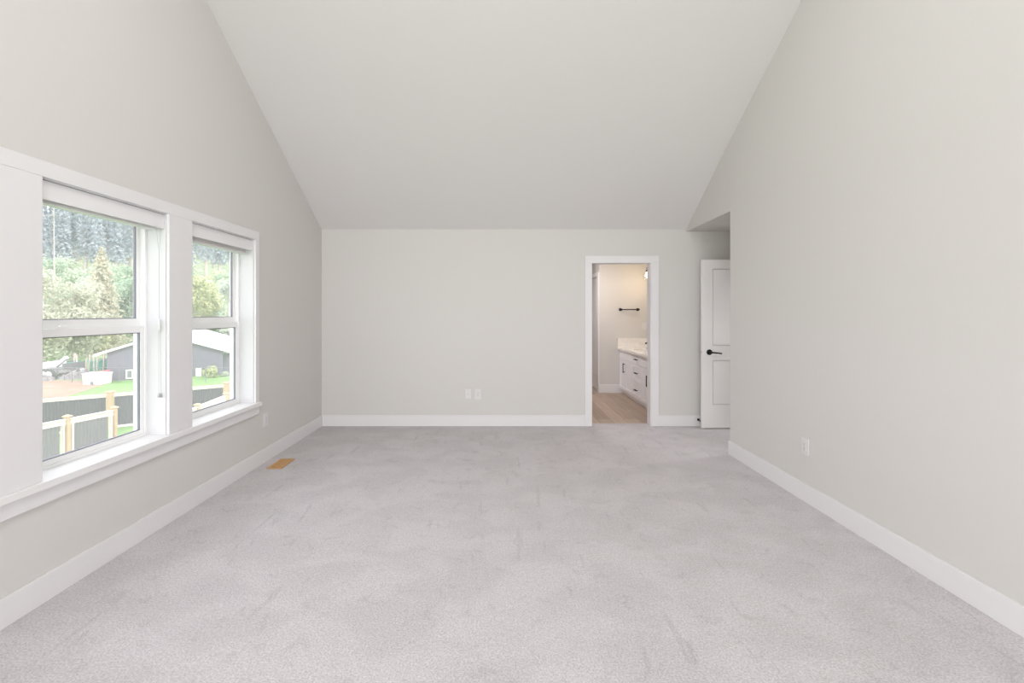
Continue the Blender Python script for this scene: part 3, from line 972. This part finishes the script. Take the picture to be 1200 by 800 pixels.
# ---- chain link fence across the back of the lawn
cl = empty('chain_link_fence', (-30, 39.95, GZ), 'thin chain link fence with grey posts in front of the barn', 'fence')
CLY, CLZ = 39.95, CAMZ - 64.6 * 39.95 / F
xs = [ray(p, CLY) for p in (-60, -11, 37, 84.5, 139.5, 190, 241, 290, 340)]
for x in xs:
    MB().tube([(x, CLY, GZ), (x, CLY, CLZ + 0.03)], 0.032, 8).lathe((x, CLY, CLZ + 0.03), (0, 0, 1), [(0, 0.05), (0.03, 0.05), (0.06, 0.01)], 8).build('post', M['galv'], cl)
MB().tube([(xs[0], CLY, CLZ), (xs[-1], CLY, CLZ)], 0.022, 8).build('top_rail', M['galv'], cl)
m = MB()
x = xs[0]; hgt = CLZ - GZ
while x < xs[-1] - hgt:
    for s in (0, 1):
        a, b = (x, x + hgt) if s == 0 else (x + hgt, x)
        m.prism([(a - .002, CLY, GZ + 0.05), (a + .002, CLY, GZ + 0.05), (a, CLY + .003, GZ + 0.05)], [(b - .002, CLY, CLZ), (b + .002, CLY, CLZ), (b, CLY + .003, CLZ)])
    x += 0.16
m.build('wire_mesh', M['galv'], cl, fix=False)

# ---- barn
k_ = 1.03
bc = Vector((-30.75, 41.6)) * k_
wd_ = Vector((0.874, 0.487)); ld_ = Vector((-0.487, 0.874))
def bp_(t, l, z):
    p = bc + wd_ * (t * k_) + ld_ * (l * k_)
    return (p.x, p.y, z)
ZP = CAMZ - 1.91 * k_
rs = 0.350
def rz(t):
    return ZP - rs * abs(t) * k_
LB = 25.6
bn = empty('metal_barn', bp_(0, 0, GZ), 'long blue grey metal barn with a white gabled roof, beyond the lawn', 'barn')
tl, tr_ = -4.06, 4.53
def ribbed(pts_z, l, mname, nm):
    """ribbed gable wall between tl and tr"""
    m = MB()
    N_ = 44
    for i in range(N_):
        a = tl + (tr_ - tl) * i / N_; b = tl + (tr_ - tl) * (i + 1) / N_
        w_ = (b - a) * 0.28
        zs_ = lambda t: rz(t) - 0.10
        m.prism([bp_(a, l, GZ), bp_(b, l, GZ), bp_(b, l, zs_(b)), bp_(a, l, zs_(a))], [bp_(a, l + .12, GZ), bp_(b, l + .12, GZ), bp_(b, l + .12, zs_(b)), bp_(a, l + .12, zs_(a))])
        m.prism([bp_(a, l - .03, GZ), bp_(a + w_, l - .03, GZ), bp_(a + w_, l - .03, zs_(a + w_)), bp_(a, l - .03, zs_(a))], [bp_(a, l, GZ), bp_(a + w_, l, GZ), bp_(a + w_, l, zs_(a + w_)), bp_(a, l, zs_(a))])
    return m.build(nm, M[mname], bn)
ribbed(None, 0, 'siding', 'gable_wall')
ribbed(None, LB - 0.12, 'siding', 'gable_wall')
for t in (tl, tr_ - 0.12):
    MB().prism([bp_(t, .1, GZ), bp_(t + .12, .1, GZ), bp_(t + .12, LB - .1, GZ), bp_(t, LB - .1, GZ)], [bp_(t, .1, rz(tl if t < 0 else tr_) - .1), bp_(t + .12, .1, rz(tl if t < 0 else tr_) - .1), bp_(t + .12, LB - .1, rz(tl if t < 0 else tr_) - .1), bp_(t, LB - .1, rz(tl if t < 0 else tr_) - .1)]).build('side_wall', M['siding'], bn)
# roof: two white slopes with ribs and a fascia
m = MB()
ov = 0.85
for s, te in ((-1, tl - ov), (1, tr_ + ov * 0.8)):
    m.prism([bp_(0, -.35, rz(0)), bp_(te, -.35, rz(te)), bp_(te, LB + .3, rz(te)), bp_(0, LB + .3, rz(0))],
            [bp_(0, -.35, rz(0) - .12), bp_(te, -.35, rz(te) - .12), bp_(te, LB + .3, rz(te) - .12), bp_(0, LB + .3, rz(0) - .12)])
    for i in range(1, 30):
        l = -.35 + (LB + .65) * i / 30
        m.prism([bp_(0, l, rz(0)), bp_(te, l, rz(te)), bp_(te, l + .05, rz(te)), bp_(0, l + .05, rz(0))], [bp_(0, l, rz(0) + .04), bp_(te, l, rz(te) + .04), bp_(te, l + .05, rz(te) + .04), bp_(0, l + .05, rz(0) + .04)])
m.build('roof', M['roof'], bn)
m = MB()
for te in (tl - ov, tr_ + ov * 0.8):
    m.prism([bp_(0, -.38, rz(0) + .02), bp_(te, -.38, rz(te) + .02), bp_(te, -.38, rz(te) - .17), bp_(0, -.38, rz(0) - .17)], [bp_(0, -.35, rz(0) + .02), bp_(te, -.35, rz(te) + .02), bp_(te, -.35, rz(te) - .17), bp_(0, -.35, rz(0) - .17)])
m.build('fascia', M['white'], bn)
# lower lean-to on the right
m = MB()
m.prism([bp_(tr_, 1.5, GZ), bp_(9.5, 1.5, GZ), bp_(9.5, 1.5, GZ + 2.2), bp_(tr_, 1.5, rz(tr_) - .55)], [bp_(tr_, 14, GZ), bp_(9.5, 14, GZ), bp_(9.5, 14, GZ + 2.2), bp_(tr_, 14, rz(tr_) - .55)])
m.build('lean_to_wall', M['siding'], bn)
z1_, z2_ = rz(tr_) - .42, GZ + 2.25
MB().prism([bp_(tr_, 1.1, z1_), bp_(9.9, 1.1, z2_), bp_(9.9, 1.1, z2_ - .12), bp_(tr_, 1.1, z1_ - .12)], [bp_(tr_, 14.3, z1_), bp_(9.9, 14.3, z2_), bp_(9.9, 14.3, z2_ - .12), bp_(tr_, 14.3, z1_ - .12)]).build('lean_to_roof', M['roof'], bn)
def wall_t(px):
    kk = (px - 587) / F
    # bc + wd t on ray
    return (kk * bc.y - bc.x) / (wd_.x - kk * wd_.y) / k_
def zpx(py, t):
    p = bp_(t, 0, 0)
    return CAMZ - (py - 366) * p[1] / F
ta, tb_ = wall_t(147.5), wall_t(163.5)
za, zb = zpx(444.0, ta), zpx(433.0, ta)
m = MB()
def bquad(mm, ta, tb, za, zb, l0, l1):
    mm.prism([bp_(ta, l0, za), bp_(tb, l0, za), bp_(tb, l0, zb), bp_(ta, l0, zb)], [bp_(ta, l1, za), bp_(tb, l1, za), bp_(tb, l1, zb), bp_(ta, l1, zb)])
fr_ = 0.11
tm = (ta + tb_) / 2
for q in ((ta, ta + fr_, za, zb), (tb_ - fr_, tb_, za, zb), (tm - fr_ / 2, tm + fr_ / 2, za, zb), (ta, tb_, za, za + fr_), (ta, tb_, zb - fr_, zb)):
    bquad(m, *q, -.10, -.02)
wn_ = m.build('window', M['white'], bn)
m = MB(); bquad(m, ta + fr_, tb_ - fr_, za + fr_, zb - fr_, -.05, -.02)
pn = m.build('pane', M['pane'], wn_); pn.matrix_parent_inverse = Matrix.Identity(4)
ta, tb_ = wall_t(229.5), wall_t(236.0)
m = MB(); bquad(m, ta, tb_, GZ, zpx(431.5, ta), -.09, -.02)
bd = m.build('door', M['white'], bn)
m = MB(); bquad(m, ta + .15, tb_ - .15, GZ + 1.2, GZ + 1.9, -.10, -.09)
dp = m.build('door_light', M['pane'], bd); dp.matrix_parent_inverse = Matrix.Identity(4)
ta = wall_t(237.2); tb_ = wall_t(239.3)
m = MB(); bquad(m, ta, tb_, GZ, zpx(431.0, ta), -.07, -.02)
m.build('downpipe', M['tyre'], bn)

# ---- things standing about behind the chain link fence
YJ = 43.0
def X(px, Y=YJ): return ray(px, Y)
def Z(py, Y=YJ): return CAMZ - (py - 366) * Y / F
# white lidded box
yb_ = 39.2
bx = empty('storage_box', (ray(114, yb_), yb_, GZ), 'white lidded storage bin on the soil edge, left of the barn', 'storage bin')
xa, xb = ray(103.5, yb_), ray(125, yb_)
zt = CAMZ - (437.5 - 366) * yb_ / F
MB().prism([(xa, yb_ - .52, GZ + .02), (xb - .02, yb_ - .52, GZ + .02), (xb - .02, yb_ + .52, GZ + .02), (xa, yb_ + .52, GZ + .02)],
           [(xa - .03, yb_ - .55, zt), (xb + .03, yb_ - .55, zt), (xb + .03, yb_ + .55, zt), (xa - .03, yb_ + .55, zt)]).build('bin_body', M['white'], bx, bevel=0.03)
MB().box(xa - .06, xb + .06, yb_ - .6, yb_ + .6, zt, zt + .06).prism([(xa - .02, yb_ - .55, zt + .06), (xb + .02, yb_ - .55, zt + .06), (xb + .02, yb_ + .55, zt + .06), (xa - .02, yb_ + .55, zt + .06)], [(xa + .2, yb_ - .3, zt + .13), (xb - .2, yb_ - .3, zt + .13), (xb - .2, yb_ + .3, zt + .13), (xa + .2, yb_ + .3, zt + .13)]).build('lid', M['white'], bx)
MB().box(ray(113, yb_), ray(116, yb_), yb_ - .58, yb_ - .5, GZ + .03, GZ + .28).build('drain_port', M['pane'], bx)
tag(MB().box(ray(119, 40.0), ray(125, 40.0), 39.7, 40.4, GZ, Z(434.6, 40.0)).prism([(ray(118.6, 40.0), 39.65, Z(434.6, 40.0)), (ray(125.4, 40.0), 39.65, Z(434.6, 40.0)), (ray(125.4, 40.0), 40.45, Z(434.6, 40.0)), (ray(118.6, 40.0), 40.45, Z(434.6, 40.0))], [(ray(119.6, 40.0), 39.75, Z(433.9, 40.0)), (ray(124.4, 40.0), 39.75, Z(433.9, 40.0)), (ray(124.4, 40.0), 40.35, Z(433.9, 40.0)), (ray(119.6, 40.0), 40.35, Z(433.9, 40.0))]).build('plastic_crate', M['red']), 'faded red crate standing behind the white lidded bin', 'crate')

# flatbed trailer with two wheels and a sloping ramp
tz = GZ + 0.85
tr = empty('equipment_trailer', (X(64), YJ, GZ), 'grey two wheeled flatbed trailer carrying a pale sloping boom, left behind the fence', 'trailer')
MB().box(X(48), X(86), YJ - 1.1, YJ + 1.1, tz, tz + 0.14).bar((X(86), YJ, tz + .07), (X(93), YJ, tz - .1), 0.12).box(X(86), X(86) + .1, YJ - 1.1, YJ + 1.1, tz, tz + .6).build('deck', M['galv'], tr)
MB().prism([(X(46), YJ - 1, tz + .14), (X(66), YJ - 1, tz + .14), (X(66), YJ - 1, tz + .75)], [(X(46), YJ + 1, tz + .14), (X(66), YJ + 1, tz + .14), (X(66), YJ + 1, tz + .75)]).build('ramp', M['white'], tr)
MB().bar((X(67), YJ - .2, tz + .2), (X(80.5), YJ - .2, Z(418.5)), 0.34, 0.26).bar((X(67.5), YJ - .2, tz + .14), (X(71), YJ - .2, Z(424)), 0.22).build('boom', M['white'], tr)
for px in (67.0, 73.2):
    w_ = MB().lathe((X(px), YJ - 1.32, GZ + .46), (0, 1, 0), [(0, .36), (.02, .46), (.2, .46), (.22, .36)], 22).build('wheel', M['tyre'], tr)
    h_ = MB().lathe((X(px), YJ - 1.36, GZ + .46), (0, 1, 0), [(0, .30), (.05, .30)], 18).build('hub', M['hub'], w_)
    h_.matrix_parent_inverse = Matrix.Identity(4)
# teal dumpsters
def dumpster(px0, px1, py0, Y, label):
    o = empty('dumpster', (ray((px0 + px1) / 2, Y), Y, GZ), label, 'dumpster')
    xa, xb, zt = ray(px0, Y), ray(px1, Y), CAMZ - (py0 - 366) * Y / F
    m = MB().prism([(xa + .15, Y - .8, GZ + .1), (xb - .15, Y - .8, GZ + .1), (xb - .15, Y + .8, GZ + .1), (xa + .15, Y + .8, GZ + .1)], [(xa, Y - 1, zt), (xb, Y - 1, zt), (xb, Y + 1, zt), (xa, Y + 1, zt)])
    n_ = 6
    for i in range(n_ + 1):
        xx = xa + .12 + (xb - xa - .24) * i / n_
        m.bar((xx, Y - .84, GZ + .15), (xx, Y - 1.03, zt), .08)
    m.bar((xa - .05, Y - 1.0, zt), (xb + .05, Y - 1.0, zt), .12).build('bin_body', M['teal'], o)
    MB().box(xa, xb, Y - 1, Y + 1, zt, zt + .06).build('lid', M['tyre'], o)
    for xx in (xa + .4, xb - .4):
        MB().lathe((xx, Y - .8, GZ + .1), (0, 1, 0), [(0, .1), (1.6, .1)], 12).build('wheel', M['tyre'], o)
dumpster(76, 85, 423.5, 48.0, 'teal dumpster behind the trailer, under the trees')
dumpster(113, 127, 421.5, 47.0, 'teal dumpster close to the left corner of the barn')
# white pickup seen from the side
def pickup(px0, px1, Y, label, body):
    xa, xb = ray(px0, Y), ray(px1, Y)
    L = xb - xa
    s = L / 4.6
    o = empty('parked_pickup', ((xa + xb) / 2, Y, GZ), label, 'pickup truck')
    prof = [(0, .5), (4.6, .5), (4.6, 1.0), (3.5, 1.1), (3.0, 1.7), (1.9, 1.72), (1.75, 1.1), (0, 1.1)]
    MB().prism([(xa + a * s, Y - .9 * s, GZ + b * s) for a, b in prof], [(xa + a * s, Y + .9 * s, GZ + b * s) for a, b in prof]).build('body', M[body], o, bevel=0.04)
    MB().prism([(xa + a * s, Y - .915 * s, GZ + b * s) for a, b in ((1.98, 1.15), (3.3, 1.15), (2.93, 1.62), (2.0, 1.64))], [(xa + a * s, Y - .90 * s, GZ + b * s) for a, b in ((1.98, 1.15), (3.3, 1.15), (2.93, 1.62), (2.0, 1.64))]).build('side_window', M['pane'], o)
    for a in (.9, 3.7):
        w_ = MB().lathe((xa + a * s, Y - .95 * s, GZ + .38 * s), (0, 1, 0), [(0, .34 * s), (.03, .38 * s), (.25, .38 * s)], 18).build('wheel', M['tyre'], o)
        h_ = MB().lathe((xa + a * s, Y - .98 * s, GZ + .38 * s), (0, 1, 0), [(0, .2 * s), (.05, .2 * s)], 14).build('hub', M['hub'], w_)
        h_.matrix_parent_inverse = Matrix.Identity(4)
pickup(86.5, 101, 46.0, 'white pickup parked between the two teal dumpsters', 'white')
# upright weathered timbers and rubble
for i, (px, pt, Y, lean) in enumerate(((86.5, 415, 44.5, .1), (91.5, 417, 44.2, -.15), (100.5, 421, 44.5, .05), (104, 417, 45.2, .12), (110.5, 419, 44.8, -.08), (113.5, 416, 45.0, .05), (121, 417, 44.6, 0.1))):
    x_ = ray(px, Y); zt_ = CAMZ - (pt - 366) * Y / F
    nm = ['leftmost', 'second from left', 'third from left', 'fourth from left', 'third from right', 'second from right', 'rightmost'][i]
    tag(MB().bar((x_, Y, GZ), (x_ + lean, Y, zt_), 0.10).prism([(x_ + lean - .05, Y - .05, zt_), (x_ + lean + .05, Y - .05, zt_), (x_ + lean + .05, Y + .05, zt_), (x_ + lean - .05, Y + .05, zt_)], [(x_ + lean - .02, Y - .02, zt_ + .15), (x_ + lean + .02, Y - .02, zt_ + .15), (x_ + lean + .02, Y + .02, zt_ + .15), (x_ + lean - .02, Y + .02, zt_ + .15)]).build('timber_post', M['post']), 'weathered upright timber behind the chain link fence, %s of the seven' % nm, 'timber post', 'upright timbers behind the chain link fence')
def rubble(px, Y, rw, rh, label, sd):
    rnd = random.Random(sd)
    m = MB()
    x_ = ray(px, Y)
    for k in range(60):
        a = rnd.uniform(0, 2 * PI); r = math.sqrt(rnd.random())
        px_, py_ = x_ + rw * r * math.cos(a), Y + rw * 0.5 * r * math.sin(a)
        h = GZ + rh * (1 - r) * rnd.uniform(.6, 1)
        s = rnd.uniform(.18, .42)
        ring = [(px_ + s * math.cos(2 * PI * i / 6) * rnd.uniform(.7, 1.1), py_ + s * math.sin(2 * PI * i / 6) * rnd.uniform(.7, 1.1)) for i in range(6)]
        m.prism([(a_, b_, max(GZ - .1, h - s)) for a_, b_ in ring], [(px_ + (a_ - px_) * .6, py_ + (b_ - py_) * .6, h + s * rnd.uniform(.4, .8)) for a_, b_ in ring])
    tag(m.build('rubble_heap', M['rock']), label, 'rubble', kind='stuff')
rubble(51, 41.2, 0.9, .3, 'grey rubble heap below the trailer ramp', 1)
rubble(85, 42.2, 0.8, .5, 'grey rubble heap right of the trailer wheels', 2)
rubble(95, 43.0, 2.2, .8, 'grey rubble heap beside the white lidded bin', 3)
rubble(66, 46.0, 3.0, 1.5, 'high grey rubble heap behind the trailer', 4)

# ---- trees
def leaf_quads(rnd, pts, size, flat=0.0):
    """a leaf spray: two crossing triangles per point"""
    v, f = [], []
    for p in pts:
        s = size * rnd.uniform(.6, 1.3)
        n = Vector((rnd.gauss(0, 1), rnd.gauss(0, 1), rnd.gauss(0, 1) + flat)).normalized()
        a = n.orthogonal().normalized()
        b = n.cross(a)
        t = rnd.uniform(0, PI)
        a, b = a * math.cos(t) + b * math.sin(t), b * math.cos(t) - a * math.sin(t)
        i = len(v)
        v += [p + a * s, p + b * s * .45, p - a * s, p - b * s * .45]
        f.append((i, i + 1, i + 2, i + 3))
    return v, f
def quick(name, v, f, m, parent):
    me = bpy.data.meshes.new(name)
    me.from_pydata([tuple(x) for x in v], [], f)
    me.materials.append(m)
    o = bpy.data.objects.new(name, me)
    COL.objects.link(o)
    o.parent = parent
    return o
def tree(name, loc, h, r, leaves, lmat, label, cat, seed, shape='round', group=None, lsize=.3, base_h=.15):
    """crown of leaf sprays on a branched trunk; shape round, cone or spire"""
    rnd = random.Random(seed)
    root = empty(name, (0, 0, 0), label, cat, group)
    pts = []
    if shape == 'round':
        blobs = []
        for k in range(16):
            a = rnd.uniform(0, 2 * PI); zz = rnd.uniform(base_h, .92)
            rr = r * (0.62 * math.sin(PI * (0.12 + .80 * (zz - base_h) / (1 - base_h)))) * rnd.uniform(.5, 1.1)
            blobs.append((Vector((rr * math.cos(a), rr * math.sin(a), zz * h)), r * rnd.uniform(.28, .50)))
        for k in range(leaves):
            c, br = blobs[k % len(blobs)]
            d = Vector((rnd.gauss(0, 1), rnd.gauss(0, 1), rnd.gauss(0, 1))).normalized()
            pts.append(c + d * br * (rnd.random() ** .35))
    else:
        p_ = 0.72 if shape == 'cone' else 1.1
        for k in range(leaves):
            zz = 1 - (rnd.random() ** .62)
            zz = base_h + zz * (1 - base_h)
            tier = (zz * 17) % 1.0
            rr = r * (1 - zz) ** p_ * (0.55 + .45 * (1 - tier)) * rnd.uniform(.35, 1.0)
            a = rnd.uniform(0, 2 * PI)
            rr *= 0.8 + .2 * math.sin(5 * a + zz * 40)
            pts.append(Vector((rr * math.cos(a), rr * math.sin(a), zz * h - rr * .25)))
    v, f = leaf_quads(rnd, pts, lsize)
    quick('foliage', v, f, lmat, root)
    m = MB()
    tr_r = max(.08, h * .014)
    m.tube([(0, 0, -.4), (0.05, 0, h * .4), (0, .03, h * .93)], [tr_r * 1.3, tr_r, tr_r * .25], 8)
    for k in range(7):
        a = rnd.uniform(0, 2 * PI); z0_ = h * rnd.uniform(max(.2, base_h), .75)
        rr = r * .6 * (1 - z0_ / h * .7)
        m.tube([(0, 0, z0_), (rr * .5 * math.cos(a), rr * .5 * math.sin(a), z0_ + rr * .25), (rr * math.cos(a), rr * math.sin(a), z0_ + rr * .5)], [tr_r * .5, tr_r * .35, tr_r * .12], 6)
    tk = m.build('trunk', M['bark'], None)
    tk.parent = root
    root.location = loc
    return root
def place(px, Y): 
    x = ray(px, Y)
    return (x, Y, max(GZ, hill_h(x, Y)))
def hgt(px, py, Y):               # tree height so that its tip shows at row py
    return CAMZ + (366 - py) * Y / F - place(px, Y)[2]
# px, top row, distance, half width in px, shape, material, label
T = [
 (52, 318, 53, 34, 'round', 'l_olive', 'olive grey broadleaf tree at the left edge of the nearer window, behind the trailer', 3000),
 (86, 326, 56, 24, 'round', 'l_olive', 'olive grey broadleaf tree right of the leftmost tree, over the white pickup', 2600),
 (119, 289, 66, 32, 'cone', 'l_gold', 'tall pointed yellowing cedar in the middle of the nearer window', 5200),
 (102, 330, 61, 17, 'round', 'l_olive', 'olive grey bushy tree at the foot of the yellowing cedar, on its left', 2200),
 (152, 322, 75, 22, 'round', 'l_green', 'dark green tree rising over the left slope of the barn roof', 2600),
 (180, 335, 78, 20, 'round', 'l_green', 'dark green tree behind the ridge of the barn', 2200),
 (216, 318, 78, 17, 'cone', 'l_gold', 'yellowing cedar standing behind the barn, left of the lime green tree', 3000),
 (239, 318, 74, 19, 'round', 'l_lime', 'yellow green tree above the barn roof in the farther window', 3200),
 (268, 326, 72, 14, 'round', 'l_grey', 'grey green tree at the right side of the farther window', 2400),
 (292, 330, 74, 16, 'round', 'l_green', 'green tree right of the grey green tree behind the barn', 1800),
]
for i, (px, py, Y, hw, shp, mm, lab, nl) in enumerate(T):
    tree('broadleaf_tree' if shp == 'round' else 'cedar_tree', place(px, Y), hgt(px, py, Y), hw * Y / F * 1.25, int(nl * 1.8), M[mm], lab, 'tree', 100 + i, shp, 'large trees behind the yard', lsize=.26 if shp == 'round' else .24, base_h=.12 if shp == 'round' else .04)
# bare snag
sx, sy, sz = place(63, 70)
m = MB()
hh = hgt(63, 243, 70)
m.tube([(0, 0, 0), (.1, 0, hh * .5), (0, 0, hh)], [.14, .10, .04], 8)
rn = random.Random(5)
for k in range(26):
    z_ = hh * rn.uniform(.35, .97); a = rn.uniform(0, 2 * PI); l_ = rn.uniform(.5, 1.5)
    m.tube([(0, 0, z_), (l_ * math.cos(a), l_ * math.sin(a), z_ - l_ * .25)], [.03, .01], 5)
sn = m.build('dead_tree', M['bark'])
sn.location = (sx, sy, sz)
tag(sn, 'tall bare pale dead tree above the olive trees', 'tree')
# shrubs in front of the barn
def shrub(px, py, Y, hw, mm, label, seed):
    tree('garden_shrub', (ray(px, Y), Y, GZ), CAMZ - (py - 366) * Y / F - GZ, hw * Y / F, 420, M[mm], label, 'shrub', seed, 'round', None, lsize=.16, base_h=.2)
shrub(247, 431.5, 43.0, 9, 'l_lime', 'yellow green shrub beside the barn door', 31)
shrub(263, 437, 44.0, 5, 'l_grey', 'small grey green shrub at the right corner of the barn', 32)

# hillside woods: a few kinds, each tree a copy of its own
rn = random.Random(11)
protos = []
for i, (shp, h, r, nl, mm, ls) in enumerate((('round', 6.5, 4.2, 900, 'l_hill', .50), ('round', 5.5, 4.0, 800, 'l_hill2', .50), ('round', 7.5, 4.4, 900, 'l_green', .50))):
    protos.append(tree('hillside_tree', (0, 0, 0), h, r, nl, M[mm], ['light green', 'yellowish green', 'mid green'][i] + ' bushy tree among the low woods on the hillside', 'tree', 50 + i, shp, 'low %s trees on the hillside' % ['light green', 'yellowish green', 'mid green'][i], lsize=ls, base_h=.1))
cons = []
for i, (h, r) in enumerate(((24, 3.4), (20, 3.0))):
    cons.append(tree('hillside_conifer', (0, 0, 0), h, r, 1500, M['l_haze_blue'], ['tall', 'shorter'][i] + ' blue green conifer in the forest along the top of the hill', 'conifer', 60 + i, 'spire', '%s conifers on top of the hill' % ['tall', 'shorter'][i], lsize=.42, base_h=.18))
used = set()
def put(proto, x, y, s):
    if proto.name not in used:
        o = proto; used.add(proto.name)
    else:
        o = copy_tree(proto)
    o.location = (x, y, hill_h(x, y) - .2)
    o.rotation_euler = (0, 0, rn.uniform(0, 2 * PI))
    o.scale = (s, s, s * rn.uniform(.9, 1.15))
d = 86.0
row = 0
while d < 134:
    sp = 4.6 + (d - 86) * .03
    span = 320 / F * d / 1.37 * 0.80
    n = int(span / sp)
    for k in range(n):
        px = -10 + 320 * (k + .5 * (row % 2) + rn.uniform(.3, .7)) / n
        th = math.atan2(1, (px - 587) / F)
        dd = d + rn.uniform(-.8, .8)
        x, y = dd * math.cos(th), dd * math.sin(th)
        w_ = rn.random()
        put(protos[0 if w_ < .5 else (1 if w_ < .8 else 2)], x, y, rn.uniform(.55, .8))
    d += 5.0
    row += 1
d = 139.0
while d < 200:
    n = int(16 + (d - 139) * .06)
    for k in range(n):
        px = -10 + 320 * (k + .5 * (row % 2) + rn.uniform(.2, .8)) / n
        th = math.atan2(1, (px - 587) / F)
        dd = d + rn.uniform(-1.5, 1.5)
        put(cons[0 if rn.random() < .6 else 1], dd * math.cos(th), dd * math.sin(th), rn.uniform(.8, 1.1))
    d += 9
    row += 1
